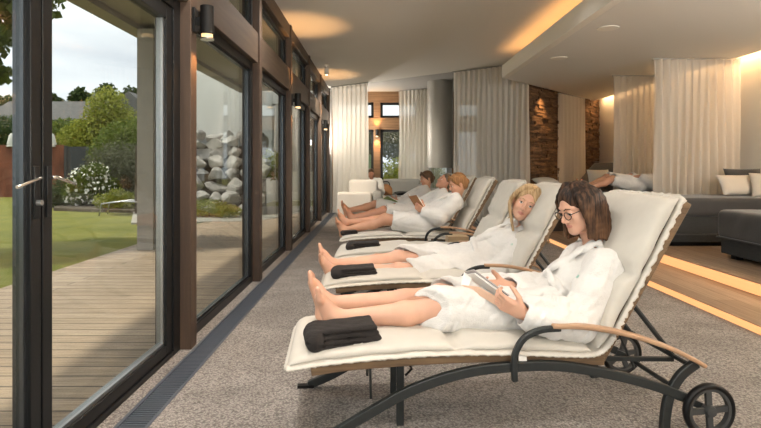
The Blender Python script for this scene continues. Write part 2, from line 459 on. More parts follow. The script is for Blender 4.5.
def glass(name, tint):
    m = bpy.data.materials.new(name); m.use_nodes = True; nt = m.node_tree; N = nt.nodes; L = nt.links
    N.remove(N['Principled BSDF']); out = N['Material Output']
    t = N.new('ShaderNodeBsdfTransparent'); t.inputs[0].default_value = (*tint, 1)
    g = N.new('ShaderNodeBsdfGlossy'); g.inputs['Roughness'].default_value = .02; g.inputs[0].default_value = (.9, .9, .9, 1)
    lw = N.new('ShaderNodeLayerWeight'); lw.inputs['Blend'].default_value = .5
    pw = N.new('ShaderNodeMath'); pw.operation = 'POWER'; pw.inputs[1].default_value = 4; L.new(lw.outputs['Facing'], pw.inputs[0])
    ml = N.new('ShaderNodeMath'); ml.operation = 'MULTIPLY_ADD'; ml.inputs[1].default_value = .42; ml.inputs[2].default_value = .022; L.new(pw.outputs[0], ml.inputs[0])
    mx = N.new('ShaderNodeMixShader'); L.new(ml.outputs[0], mx.inputs[0]); L.new(t.outputs[0], mx.inputs[1]); L.new(g.outputs[0], mx.inputs[2])
    L.new(mx.outputs[0], out.inputs[0]); return m
M['glass'] = glass('window_glass', (.80, .82, .80)); M['glass_clear'] = glass('clear_glass', (.96, .98, .97))

def sheer(name, c, dens):
    m = bpy.data.materials.new(name); m.use_nodes = True; nt = m.node_tree; N = nt.nodes; L = nt.links
    N.remove(N['Principled BSDF']); out = N['Material Output']
    d = N.new('ShaderNodeBsdfDiffuse'); d.inputs[0].default_value = (*c, 1)
    tl = N.new('ShaderNodeBsdfTranslucent'); tl.inputs[0].default_value = (*c, 1)
    t = N.new('ShaderNodeBsdfTransparent'); t.inputs[0].default_value = (1, 1, 1, 1)
    m1 = N.new('ShaderNodeMixShader'); m1.inputs[0].default_value = .45
    m2 = N.new('ShaderNodeMixShader'); m2.inputs[0].default_value = dens
    L.new(d.outputs[0], m1.inputs[1]); L.new(tl.outputs[0], m1.inputs[2]); L.new(t.outputs[0], m2.inputs[1]); L.new(m1.outputs[0], m2.inputs[2])
    L.new(m2.outputs[0], out.inputs[0]); return m
M['sheer'] = sheer('sheer_voile', (.80, .77, .71), .86)
M['sheer_grey'] = sheer('sheer_grey_voile', (.80, .765, .70), .90)

def hairmat(name, dark, light, lo=0.0, hi=1.0, zsplit=None):
    """hair with strand streaks; zsplit=(z0,z1) lightens towards the dyed tips"""
    m = bpy.data.materials.new(name); m.use_nodes = True; nt = m.node_tree; N = nt.nodes; L = nt.links
    b = N['Principled BSDF']; b.inputs['Roughness'].default_value = .5; b.inputs['Specular IOR Level'].default_value = .22
    tc = N.new('ShaderNodeTexCoord'); mp = N.new('ShaderNodeMapping'); mp.inputs['Scale'].default_value = (1, 1, .10); L.new(tc.outputs['Object'], mp.inputs[0])
    n = N.new('ShaderNodeTexNoise'); n.inputs['Scale'].default_value = 75; n.inputs['Detail'].default_value = 3; L.new(mp.outputs[0], n.inputs['Vector'])
    r = N.new('ShaderNodeValToRGB'); r.color_ramp.elements[0].color = (*dark, 1); r.color_ramp.elements[1].color = (*light, 1)
    r.color_ramp.elements[0].position = .25; r.color_ramp.elements[1].position = .85
    src = n.outputs[0]
    if zsplit:
        sx = N.new('ShaderNodeSeparateXYZ'); L.new(tc.outputs['Object'], sx.inputs[0])
        mr = N.new('ShaderNodeMapRange'); mr.inputs['From Min'].default_value = zsplit[1]; mr.inputs['From Max'].default_value = zsplit[0]
        mr.inputs['To Min'].default_value = -.2; mr.inputs['To Max'].default_value = .12
        L.new(sx.outputs['Z'], mr.inputs['Value'])
        ad = N.new('ShaderNodeMath'); ad.operation = 'ADD'; L.new(n.outputs[0], ad.inputs[0]); L.new(mr.outputs[0], ad.inputs[1]); src = ad.outputs[0]
    L.new(src, r.inputs[0]); L.new(r.outputs[0], b.inputs['Base Color'])
    bp = N.new('ShaderNodeBump'); bp.inputs['Strength'].default_value = .6; bp.inputs['Distance'].default_value = .004
    L.new(n.outputs[0], bp.inputs['Height']); L.new(bp.outputs[0], b.inputs['Normal'])
    return m
SKY = .95; SUN = 1.9; SUN_AZ = 102; SUN_EL = 60; EXPO = 1.17
FILL_DOWNLIGHTS = [(-.75,y,105) for y in (-1.5,.6,2.8,5.4)]+[(x,y,10) for x in (.75,1.7) for y in (-1.5,.6,2.8,5.4)]  # added fill downlights, strongest along the window side
FILL_UPLIGHTS = [(4.9,2.4,165,'unseen floor lamp with an upward bowl, added as fill light by the right wall'),(-.9,-1.9,100,'unseen floor lamp with an upward bowl, added as fill light near the left windows'),
 (2.2,-2.2,165,'unseen floor lamp with an upward bowl, added as fill light by the back window'),(-.8,14.2,90,'floor lamp added behind the white curtain at the window wall to brighten it')]  # lamps added out of view to lift the ambient light
# ------------------------------------------------------------------ camera
F_PX = 520.0
cam_d = bpy.data.cameras.new('camera'); cam = bpy.data.objects.new('camera', cam_d); col.objects.link(cam)
cam.location = (0, 0, 1.2); cam.rotation_euler = (PI/2, 0, 0)
cam_d.sensor_width = 36; cam_d.lens = F_PX/761*36
cam_d.shift_x = 3.5/761; cam_d.shift_y = -48/761
cam_d.clip_start = .05; cam_d.clip_end = 600
scene.camera = cam

def st(o): o['kind'] = 'structure'; return o

# ------------------------------------------------------------------ floor, steps
m = MB(); m.prism([(-1.05,-3),(2.72,-3),(2.72,10),(3.0,10.3),(3.0,15.2),(-1.05,15.2)], -.15, 0)
m.box(-1.45,-1.207,-3,15.2,-.15,0); st(m.build('floor', M['carpet']))
m = MB(); m.box(-1.207,-1.05,-3,15.2,-.15,-.06); st(m.build('floor', M['black']))
# convector grille beside the glass
g = empty('floor_grille', (0,0,0), 0, 'long dark metal convector grille set in the carpet along the windows', 'floor grille')
m = MB()
y = -1.0
while y < 13.4:
    m.box(-1.19,-1.067,y,y+.011,-.03,-.002); y += .022
m.build('slats', M['grate'], g)
m = MB(); m.box(-1.207,-1.19,-1,13.4,-.04,.003); m.box(-1.067,-1.05,-1,13.4,-.04,.003); m.box(-1.1552,-1.124,-1,13.4,-.055,-.008)
m.build('frame', M['grate'], g)
# platform in two shallow steps, lit by strips in the risers
m = MB(); m.prism([(2.72,-3),(3.34,-3),(3.34,10.7),(2.72,9.95)], 0, .066); st(m.build('floor', M['floor_wood']))
m = MB(); m.prism([(3.325,-3),(5.4,-3),(5.4,12.7),(3.325,10.6)], .0, .186); st(m.build('floor', M['floor_wood']))
m = MB(); m.box(2.708,2.722,-1.5,9.9,.006,.056)
o = m.build('step_light', M['led']); tag(o, 'glowing orange light strip along the lower step beside the carpet', 'light strip', 'light strips in the steps')
m = MB(); m.box(3.312,3.327,-1.5,10.4,.074,.172)
o = m.build('step_light', M['led']); tag(o, 'glowing orange light strip along the upper step below the dark beds', 'light strip', 'light strips in the steps')

# ------------------------------------------------------------------ ceilings
m = MB(); m.prism([(-1.45,-3),(5.5,-3),(5.5,13.5),(3.3,10.4),(2.96,9.97),(-1.45,13.5)], 3.2, 3.4); st(m.build('ceiling', M['plaster']))
m = MB(); m.prism([(-1.45,13.4),(3.1,9.75),(3.2,15.4),(-1.45,15.4)], 3.36, 3.5); st(m.build('ceiling', M['plaster_shade_grey']))  # lounge ceiling darkened in its colour where daylight falls short
slab = [(2.30,-3),(5.17,-3),(5.17,12.35),(2.30,9.25)]
m = MB(); m.prism(slab, 2.75, 2.90); st(m.build('ceiling', M['plaster'], bevel=.003))
# raised lip of the floating slab
m = MB(); m.prism([(2.2,-3),(2.302,-3),(2.302,9.28),(2.2,9.15)], 2.75, 2.97); st(m.build('trim_1', M['cornice'], bevel=.003))
m = MB(); m.box(2.33,2.37,-2.5,9.0,2.905,2.925)
o = m.build('cove_light', mat('cove_led',(1,.6,.3),emis=(1,.50,.18),es=5)); tag(o, 'orange cove light strip hidden behind the lip of the floating ceiling', 'cove light', 'cove lights')
m = MB(); m.box(5.2,5.3,-2.5,12.3,2.83,2.85)
o = m.build('cove_light', mat('cove_led2',(1,.6,.3),emis=(1,.62,.30),es=8)); tag(o, 'warm cove light strip in the slot along the white right wall', 'cove light', 'cove lights')
# recessed ceiling speakers in the slab
for px, py, nm in ((608,28,'nearer'),(559,58,'farther')):
    Y = F_PX*1.55/(166-py); X = (px-377)*Y/F_PX
    e = empty('ceiling_speaker', (X,Y,2.75), 0, 'round flat grey ceiling speaker, the %s of the two on the lowered ceiling' % nm, 'ceiling speaker', 'round ceiling speakers')
    MB().lathe([(0,-.006),(.095,-.006),(.1,0),(.1,.01),(0,.01)], k=32).build('grille', M['plaster_shade_grey'], e)
    MB().lathe([(.1,-.009),(.113,-.009),(.116,0),(.1,0)], k=32).build('rim', M['cornice'], e)

# ------------------------------------------------------------------ walls
m = MB(); m.box(5.35,5.5,-3,13.4,0,3.2); st(m.build('wall_right', M['plaster']))
m = MB(); m.box(3.0,3.12,10.5,15.4,0,3.4); st(m.build('wall_right', M['plaster_shade_grey']))
m = MB(); m.box(-1.45,-1.2,-3.1,-2.95,0,3.2); m.box(-1.45,5.5,-3.1,-2.95,0,.25); m.box(-1.45,5.5,-3.1,-2.95,2.7,3.2); m.box(4.6,5.5,-3.1,-2.95,.25,2.7)
st(m.build('wall_back', M['plaster']))
wb = empty('window_20', (0,-3.02,0)); st(wb)  # unseen rear glazing added to bring in frontal daylight
MB().box(-1.2,4.6,-.008,.008,.25,2.7).build('pane', M['glass_clear'], wb)
m = MB()
for x in (-1.2,.25,1.7,3.15,4.54): m.box(x,x+.06,-.04,.04,.25,2.7)
m.box(-1.2,4.6,-.04,.04,.25,.31); m.box(-1.2,4.6,-.04,.04,2.64,2.7)
m.build('window_frame', M['door_frame'], wb)

# dry-stacked ledge stone wall on the diagonal
A = Vector((2.92,10.18,0)); B = Vector((5.4,12.6,0)); d = (B-A).normalized(); nn = Vector((d.y,-d.x,0))*1.0
if nn.y > 0: nn = -nn
m = MB(); r = random.Random(3); z = 0; Ltot = (B-A).length
while z < 2.9:
    h = r.uniform(.03,.075); x = -r.random()*.2
    while x < Ltot:
        w = r.uniform(.12,.5); dep = r.uniform(.0,.045)
        a = A+d*max(0,x); b = A+d*min(Ltot, x+w-.004); f = nn*dep; k = -nn*.12
        vs = [a+k,b+k,b+f,a+f]; vs = [Vector((v.x,v.y,z+.002)) for v in vs]+[Vector((v.x,v.y,z+h-.003)) for v in vs]
        m.add(vs, [(0,1,2,3),(7,6,5,4),(0,4,5,1),(1,5,6,2),(2,6,7,3),(3,7,4,0)]); x += w
    z += h
st(m.build('wall_stone', M['ledge']))
m = MB(); a = A-nn*.13; b = B-nn*.13
m.add([a,b,b-nn*.1,a-nn*.1]+[v+Vector((0,0,2.95)) for v in (a,b,b-nn*.1,a-nn*.1)], [(0,1,2,3),(7,6,5,4),(0,4,5,1),(1,5,6,2),(2,6,7,3),(3,7,4,0)]); st(m.build('wall_stone', M['soil']))

# ------------------------------------------------------------------ window wall on the left
posts = [.6,3.45,5.45,7.42,9.45,11.4,13.4]
for i, y in enumerate(posts):
    m = MB(); m.box(-1.40,-1.215,y-.055,y+.055,0,3.2); st(m.build('trim_%d' % (i+2), M['post_wood'], bevel=.004))
m = MB(); m.box(-1.42,-1.235,.6,13.4,2.27,2.58); st(m.build('trim_10', M['beam_wood'], bevel=.004))
m = MB(); m.box(-1.42,-1.235,-3,13.4,3.02,3.2); st(m.build('trim_11', M['beam_wood'], bevel=.004))
wn = 1
def window_bay(y0, y1, sash=True):
    global wn
    w = empty('window_%d' % wn, (-1.33,0,0)); wn += 1; st(w)
    def fr(z0, z1, fw, nm):
        m = MB(); m.box(-.04,.04,y0,y0+fw,z0,z1); m.box(-.04,.04,y1-fw,y1,z0,z1); m.box(-.04,.04,y0+fw,y1-fw,z0,z0+fw*.8); m.box(-.04,.04,y0+fw,y1-fw,z1-fw,z1)
        m.build(nm, M['door_frame'], w, bevel=.003)
        f2 = fw+.022; m = MB(); a = .018
        m.box(-a,a,y0+fw,y0+f2,z0+fw*.8,z1-fw); m.box(-a,a,y1-f2,y1-fw,z0+fw*.8,z1-fw); m.box(-a,a,y0+f2,y1-f2,z0+fw*.8,z0+fw*.8+.02); m.box(-a,a,y0+f2,y1-f2,z1-f2,z1-fw)
        m.build('glazing_bead', M['door_edge'], w)
        MB().box(-.006,.006,y0+f2,y1-f2,z0+fw*.8+.02,z1-f2).build('pane', M['glass'], w)
    fr(.0, 2.27, .085, 'window_frame')
    fr(2.585, 3.02, .05, 'transom_frame')
for i in range(1, 6): window_bay(posts[i]+.055, posts[i+1]-.055)
# first bay: tall double glass door
dr = empty('door_1', (-1.33,0,0)); st(dr)
m = MB()
for a, b in ((.655,.72),(3.29,3.395)): m.box(-.045,.045,a,b,0,2.27)
m.box(-.045,.045,.72,3.29,0,.03); m.box(-.045,.045,.72,3.29,2.2,2.27)
m.build('door_frame', M['door_frame'], dr, bevel=.003)
for a, b, sa_, sb_ in ((.725,2.005,.085,.06),(2.015,3.285,.06,.085)):
    m = MB()
    m.box(-.035,.035,a,a+sa_,.035,2.195); m.box(-.035,.035,b-sb_,b,.035,2.195); m.box(-.035,.035,a+sa_,b-sb_,.035,.095); m.box(-.035,.035,a+sa_,b-sb_,2.11,2.195)
    lf = m.build('door_leaf', M['door_frame'], dr, bevel=.003)
    m = MB(); m.box(-.02,.02,a+sa_,a+sa_+.02,.095,2.11); m.box(-.02,.02,b-sb_-.02,b-sb_,.095,2.11); m.box(-.02,.02,a+sa_+.02,b-sb_-.02,.095,.113)
    m.build('glazing_bead', M['alu'] if a > 1 else M['door_edge'], lf)
    MB().box(-.006,.006,a+sa_+.02,b-sb_-.02,.113,2.11).build('pane', M['glass'], lf)
for yy, sg in ((1.972,-1),(2.048,1)):
    m = MB(); m.tube([(.035,yy,1.155),(.058,yy,1.155),(.062,yy+sg*.015,1.155),(.062,yy+sg*.14,1.125)], .007, 10); hd_ = m.build('door_handle', M['chrome'], dr, smooth=False, bevel=.002)
    MB().box(.033,.042,yy-.015,yy+.015,1.0,1.2).build('escutcheon', M['door_frame'], hd_, bevel=.002)
m = MB(); m.tube([(.03,1.972,1.06),(.06,1.972,1.06)], .011, 12); m.build('lock_cylinder', M['alu'], dr)
# transom over the door
tw = empty('window_%d' % wn, (-1.33,0,0)); wn += 1; st(tw)
m = MB(); m.box(-.04,.04,.655,.705,2.585,3.02); m.box(-.04,.04,3.345,3.395,2.585,3.02); m.box(-.04,.04,.7,3.35,2.585,2.635); m.box(-.04,.04,.7,3.35,2.97,3.02)
m.build('window_frame', M['door_frame'], tw); MB().box(-.006,.006,.705,3.345,2.635,2.97).build('pane', M['glass'], tw)
# bay behind the viewpoint
tw = empty('window_%d' % wn, (-1.33,0,0)); wn += 1; st(tw)
m = MB(); m.box(-.04,.04,-2.95,-2.87,0,3.02); m.box(-.04,.04,.46,.545,0,3.02); m.box(-.04,.04,-2.87,.46,0,.07); m.box(-.04,.04,-2.87,.46,2.94,3.02); m.box(-.04,.04,-1.25,-1.17,.07,2.94)
m.build('window_frame', M['door_frame'], tw); MB().box(-.006,.006,-2.87,.46,.07,2.94).build('pane', M['glass_clear'], tw)
m = MB(); m.box(-1.45,-1.3,13.4,15.3,0,3.4); st(m.build('wall_left', M['plaster_shade_grey']))
# timber threshold along the glass

# far glazing behind the lounge
fw = empty('window_%d' % wn, (0,15.2,0)); wn += 1; st(fw)
xs = [-1.3,-.36,.05,1.15,2.1,3.0]
m = MB()
for x in (-1.3,.0,1.3,2.2): m.box(x-.1,x+.1,-.12,.08,0,3.36)
m.box(-1.3,3.0,-.125,.08,2.26,2.6); m.box(-1.3,3.0,-.125,.08,3.05,3.36)
m.build('post', M['beam_woodx'], fw, bevel=.004)
m = MB()
for a, b in ((-1.2,-.1),(.1,1.2),(1.4,2.1),(2.3,3.0)):
    for z0, z1 in ((0,2.26),(2.6,3.05)):
        for p in ((a,a+.07,z0,z1),(b-.07,b,z0,z1),(a,b,z0,z0+.07),(a,b,z1-.07,z1)): m.box(p[0],p[1],-.05,.03,p[2],p[3])
m.build('window_frame', M['door_frame'], fw)
for a, b in ((-1.2,-.1),(.1,1.2),(1.4,2.1),(2.3,3.0)):
    for z0, z1 in ((0,2.26),(2.6,3.05)): MB().box(a+.07,b-.07,-.02,-.01,z0+.07,z1-.07).build('pane', M['glass'], fw)

# ------------------------------------------------------------------ sconces
def make_sconce(loc, rz, label, e_up=18, e_dn=10, bs=1):
    s = empty('wall_sconce', loc, rz, label, 'wall lamp', 'black cylinder wall lamps')
    MB().box(-.02,.018,-.035,.035,-.07,.09).build('back_plate', M['black'], s, bevel=.003)
    m = MB(); m.box(.018,.045,-.012,.012,-.02,.03); m.build('bracket', M['black'], s)
    c = (.088,0,0)
    MB().lathe([(.03,-.075),(.045,-.085),(.045,.105),(.03,.095)], c, 24).build('lamp_shade', M['black'], s, smooth=False, bevel=.002)
    m = MB(); m.lathe([(.0,-.078),(.036,-.078),(.036,-.112),(0,-.112)], c, 20); m.build('glass_ring', mat('sconce_glass',(.5,.4,.3),.15,emis=(1,.6,.25),es=.7), s)
    m = MB(); m.lathe([(.036,-.108),(.046,-.108),(.046,-.118),(.036,-.118)], c, 24); m.build('rim', M['chrome'], s)
    MB().lathe([(0,-.113),(.022,-.113),(.022,-.117),(0,-.117)], c, 16).build('bulb', M['lamp_glow'], s)
    MB().lathe([(0,.1),(.03,.1),(.03,.104),(0,.104)], c, 16).build('bulb', M['lamp_glow'], s)
    for zz, rot, e, ang in ((.125,(PI,0,0),e_up,1.5),(-.14,(0,0,0),e_dn,1.9)):
        ld = bpy.data.lights.new('sconce_beam', 'SPOT'); ld.energy = e; ld.color = (1,.52,.2); ld.spot_size = ang; ld.spot_blend = .6; ld.shadow_soft_size = .02
        lo = bpy.data.objects.new('sconce_beam', ld); col.objects.link(lo); lo.parent = s; lo.location = (.088,0,zz); lo.rotation_euler = rot
    return s
make_sconce((-1.215,3.45,2.155), 0, 'black cylinder wall lamp on the nearest wooden window post, largest of the row')
make_sconce((-1.215,7.42,2.13), 0, 'black cylinder wall lamp on the wooden post, middle one along the window wall')
make_sconce((-1.215,11.4,2.10), 0, 'small black cylinder wall lamp on the window wall nearest the white curtain')
make_sconce((0,15.08,2.15), -PI/2, 'black cylinder wall lamp glowing on the far timber post between the garden windows', 26, 18)
# small white spot on the ceiling
e = empty('ceiling_spotlight', (-1.0,10.3,3.2), 0, 'small white cylinder spotlight hanging from the ceiling near the window posts', 'spotlight')
MB().lathe([(0,0),(.045,0),(.045,-.015),(.012,-.02),(.012,-.06)], k=20).build('mount', M['cornice'], e)
MB().lathe([(.0,-.06),(.042,-.06),(.042,-.2),(.034,-.2),(.034,-.19),(0,-.19)], k=24).build('lamp_body', M['cornice'], e, bevel=.002)
MB().lathe([(0,-.188),(.03,-.188),(.03,-.192),(0,-.192)], k=16).build('bulb', M['lamp_glow'], e)
ld = bpy.data.lights.new('beam', 'SPOT'); ld.energy = 170; ld.color = (1,.88,.72); ld.spot_size = 1.7; ld.spot_blend = .8; ld.shadow_soft_size = .04
lo = bpy.data.objects.new('beam', ld); col.objects.link(lo); lo.parent = e; lo.location = (0,0,-.21); lo.rotation_euler = (-Vector((.6,2.0,-2.2))).to_track_quat('Z','Y').to_euler()
# tiny recessed spot grazing the stone wall
e = empty('downlight', (4.05,11.15,2.75), 0, 'tiny bright recessed downlight above the dark stone wall', 'downlight')
e.location = (3.38,10.36,2.75)
MB().lathe([(.03,0),(.045,0),(.045,-.006),(.03,-.004)], k=20).build('rim', M['alu'], e)
MB().lathe([(0,-.001),(.03,-.001),(.03,-.003),(0,-.003)], k=16).build('bulb', M['lamp_glow'], e)
ld = bpy.data.lights.new('beam', 'SPOT'); ld.energy = 32; ld.color = (1,.55,.22); ld.spot_size = 1.3; ld.spot_blend = .8; ld.shadow_soft_size = .02
lo = bpy.data.objects.new('beam', ld); col.objects.link(lo); lo.parent = e; lo.location = (0,0,-.03)
lo.rotation_euler = (math.radians(10), math.radians(0), 0)

# ------------------------------------------------------------------ curtains
def curtain(p0, p1, zt, zb, n, label, matl, amp=.045, seed=1, rail=True, lower=None):
    p0 = Vector((*p0, 0)); p1 = Vector((*p1, 0)); d = p1-p0; L = d.length; d.normalize(); s = Vector((-d.y, d.x, 0))
    e = empty('curtain', p0, 0, label, 'curtain', 'sheer curtains'); rr = random.Random(seed)
    ph = [rr.uniform(-.25,.25) for _ in range(n+2)]; am = [rr.uniform(.7,1.25) for _ in range(n+2)]
    U = n*10; W = 12; vs = []; fs = []
    for j in range(W+1):
        t = j/W; z = zt+(zb-zt)*t
        for i in range(U+1):
            u = i/U*n; k = int(min(u, n-1e-6)); q = u-k
            a = am[k]*(1-q)+am[k+1]*q; f = ph[k]*(1-q)+ph[k+1]*q
            off = math.sin(2*PI*(u+f*t*.6))*amp*a*(.75+.5*t)+amp*.3*math.sin(4*PI*u+3*t)
            vs.append(d*(L*i/U+.012*math.sin(u*7+5*t))+s*off+Vector((0,0,z)))
    for j in range(W):
        for i in range(U):
            a = j*(U+1)+i; fs.append((a,a+1,a+U+2,a+U+1))
    MB().add(vs, fs).build('fabric', matl, e, smooth=True)
    # heading tape: a denser band along the top
    vs2 = []; fs2 = []
    for j in (0,1):
        for i in range(U+1):
            v = vs[i].copy(); v = v+s*.004; v.z = zt-(.07*j); vs2.append(v)
    for i in range(U): fs2.append((i,i+1,i+U+2,i+U+1))
    MB().add(vs2, fs2).build('heading_tape', matl, e, smooth=True)
    m = MB(); m.bar(d*-.02+Vector((0,0,zt+.012)), d*(L+.02)+Vector((0,0,zt+.012)), .03, .02, s); m.build('curtain_rail', M['alu'], e)
    return e
curtain((-1.14,13.12),(-.22,12.38),3.175,.03,8,'white sheer curtain at the end of the window wall beside the white armchair',M['sheer'],.05,2)
curtain((1.62,11.0),(2.92,9.97),3.175,.03,14,'tall grey-white sheer curtain in the middle, hanging from the main ceiling edge',M['sheer_grey'],.04,3)
curtain((.62,14.85),(1.45,14.3),3.33,.03,8,'pale sheer curtain by the far garden window, left of the metal hood',M['sheer'],.05,4)
curtain((3.84,10.99),(4.72,11.83),2.725,.2,7,'narrow sheer curtain hanging in front of the dark stone wall',M['sheer_grey'],.04,5)
curtain((3.98,7.46),(5.2,7.46),2.725,.2,11,'largest sheer curtain over the right-hand beds, nearest of the right curtains',M['sheer_grey'],.045,6)
curtain((4.03,8.86),(5.2,8.86),2.725,.2,11,'sheer curtain just behind the largest right-hand curtain',M['sheer_grey'],.045,7)

# fireplace hood
e = empty('fireplace', (1.62,13.3,0), 0, 'grey metal cylinder fireplace hood rising to the ceiling behind the curtain', 'fireplace')
MB().lathe([(0,1.15),(.33,1.15),(.33,3.36),(0,3.36)], k=48).build('hood', M['hood'], e, smooth=False, bevel=.004)
m = MB()
for q in range(40):
    a = 2*PI*q/40; m.tube([(.29*math.cos(a),.29*math.sin(a),.62),(.29*math.cos(a),.29*math.sin(a),1.17)], .006, 5)
m.build('chain_screen', M['alu'], e)
MB().lathe([(0,0),(.42,0),(.42,.58),(.38,.62),(0,.62)], k=40).build('hearth', M['grey_sofa'], e, bevel=.004)

# ------------------------------------------------------------------ outdoors
m = MB(); m.box(-3.72,-1.42,-3,14,-.12,-.03); st(m.build('deck', M['deck']))
m = MB(); m.box(-3.78,-3.72,-3,14,-.2,-.028); st(m.build('trim_13', M['deck']))
m = MB(); m.add([(-60,-10,-.06),(-3.78,-10,-.06),(-3.78,40,-.06),(-60,40,-.06)], [(0,1,2,3)]); st(m.build('lawn', M['lawn']))
m = MB(); m.prism([(-5.3,11.2),(-2.6,11.6),(-1.6,15.2),(-1.6,16),(-7,15)], -.1, -.02); st(m.build('gravel_bed', M['pebble']))
# roof overhang
m = MB(); m.box(-3.72,-1.42,-3,14.2,3.28,3.45); m.box(-3.75,-3.5,-3,14.2,3.2,3.5); st(m.build('roof_overhang', M['ext_post']))
m = MB(); m.box(-3.74,6,-3.2,15.9,3.5,3.65); st(m.build('roof', M['ext_post']))
for (x, y, w, d_) in ((-3.51,7.6,.24,.34),(-3.51,1.0,.24,.34),(-3.51,13.7,.24,.34)):
    m = MB(); m.box(x,x+w,y,y+d_,-.03,3.21); st(m.build('roof_post', M['ext_post'], bevel=.006))

# neighbouring white wing
b = empty('building_wing', (0,0,0), 0, 'white rendered building wing standing behind the boulders outside', 'building')
m = MB(); m.box(-7.2,-3.55,16.0,16.3,2.0,6.5); m.box(-3.55,-2.0,18.0,18.3,0,6.5); m.box(-3.75,-3.55,16.3,18.3,0,6.5); m.build('wall', M['white_wall'], b)
m = MB(); m.box(-7.2,-3.5,15.9,16.3,1.75,2.02); m.build('stone_band', M['grey_band'], b)
m = MB()
m.box(-3.45,-3.25,17.6,17.8,0,3.4); m.box(-3.6,-2.0,17.5,18.0,3.3,3.7); m.build('porch', M['white_wall'], b)
for x in (-3.2,-2.55):
    f = MB().box(x,x+.42,17.94,18.0,1.0,2.9).build('window', M['alu'], b); MB().box(x+.05,x+.37,17.93,17.94,1.05,2.85).build('pane', M['glass'], f)

# boulders
def boulder_mesh(seed, name='boulder'):
    r = random.Random(seed); bm = bmesh.new(); pts = [Vector((r.gauss(0,1),r.gauss(0,1),r.gauss(0,1))).normalized() for _ in range(14)]
    for p in pts: bm.verts.new(Vector((p.x*.5,p.y*.42,p.z*.36))*r.uniform(.85,1.1))
    bmesh.ops.convex_hull(bm, input=bm.verts)
    for v in [v for v in bm.verts if not v.link_faces]: bm.verts.remove(v)
    bmesh.ops.bevel(bm, geom=bm.edges[:], offset=.03, segments=2, affect='EDGES')
    me = bpy.data.meshes.new(name); bm.to_mesh(me); bm.free(); me.materials.append(M['rock']); return me
bms = [boulder_mesh(s) for s in range(7)]
r = random.Random(5); x = 0
rows = [(12.95,.08,.46,0),(13.15,.4,.42,.3),(13.35,.7,.44,.1),(13.55,1.0,.38,.35),(13.72,1.28,.42,.15),(13.9,1.55,.36,.3),(14.05,1.8,.38,.1),(14.2,2.05,.34,.2)]
for ri, (yy, zz, sz, off) in enumerate(rows):
    x = -5.9+off
    while x < -3.15:
        s_ = sz*r.uniform(.85,1.3)
        o = bpy.data.objects.new('boulder', r.choice(bms)); col.objects.link(o)
        o.location = (x+s_/2, yy+r.uniform(-.06,.06), zz+r.uniform(-.04,.05)); o.rotation_euler = (r.uniform(-.5,.5), r.uniform(-.5,.5), r.uniform(0,6.28))
        o.scale = (s_*1.4, s_*1.3, s_*1.35)
        tag(o, 'rough grey boulder in the piled rock bank outside the window', 'boulder', 'boulders in the rock bank')
        x += s_*.98
m = MB(); m.prism([(-6.6,14.2),(-3.5,14.4),(-3.4,15.98),(-6.9,15.98)], -.1, 1.75); st(m.build('soil_bank', M['soil']))
m = MB(); m.prism([(-6.2,13.3),(-3.4,13.5),(-3.5,14.18),(-6.4,14.18)], -.1, 1.0); st(m.build('soil_bank', M['soil']))

# foliage
def leaves(name, blobs, n, size, matl, parent=None, seed=1, asp=.45, shell=.5):
    r = np.random.default_rng(seed); vol = np.array([b[3]*b[4]*b[5] for b in blobs])**.67; pick = r.choice(len(blobs), n, p=vol/vol.sum())
    B = np.array(blobs)[pick]; dr_ = r.normal(size=(n,3)); dr_ /= np.linalg.norm(dr_, axis=1)[:,None]
    rad = (shell+(1-shell)*r.random(n))[:,None]; P = B[:,:3]+dr_*rad*B[:,3:6]
    a = r.normal(size=(n,3))+dr_*.6; a /= np.linalg.norm(a, axis=1)[:,None]
    b = np.cross(a, r.normal(size=(n,3))); b /= np.linalg.norm(b, axis=1)[:,None]; c = np.cross(a, b)
    s = size*(.6+.8*r.random(n))[:,None]
    v = np.stack([P-b*s*.5, P+c*s*asp*.5+a*s*.08, P+b*s*.5, P-c*s*asp*.5+a*s*.08], 1).reshape(-1,3)
    me = bpy.data.meshes.new(name); me.vertices.add(4*n); me.vertices.foreach_set('co', v.astype(np.float32).ravel())
    me.loops.add(4*n); me.loops.foreach_set('vertex_index', np.arange(4*n, dtype=np.int32)); me.polygons.add(n)
    me.polygons.foreach_set('loop_start', np.arange(0,4*n,4,dtype=np.int32)); me.polygons.foreach_set('loop_total', np.full(n,4,np.int32))
    me.update(calc_edges=True)
    return link_mesh(name, me, matl, parent)
def shrub(name, loc, blobs, n, size, mk, label, cat, seed, group=None, trunk=.05, asp=.5, shell=.45):
    e = empty(name, loc, 0, label, cat, group)
    leaves('foliage', blobs, n, size, M[mk], e, seed, asp, shell)
    m = MB(); rr = random.Random(seed)
    for b_ in blobs[:6]:
        m.tube([(0,0,-.1),(b_[0]*.3+rr.uniform(-.1,.1),b_[1]*.3,b_[2]*.5),(b_[0],b_[1],b_[2])], [trunk,trunk*.7,trunk*.3], 6)
    m.build('stem', M['bark'], e, smooth=True)
    return e
def pt(px, Y): return (px-377)*Y/F_PX
fence_y = 21.0
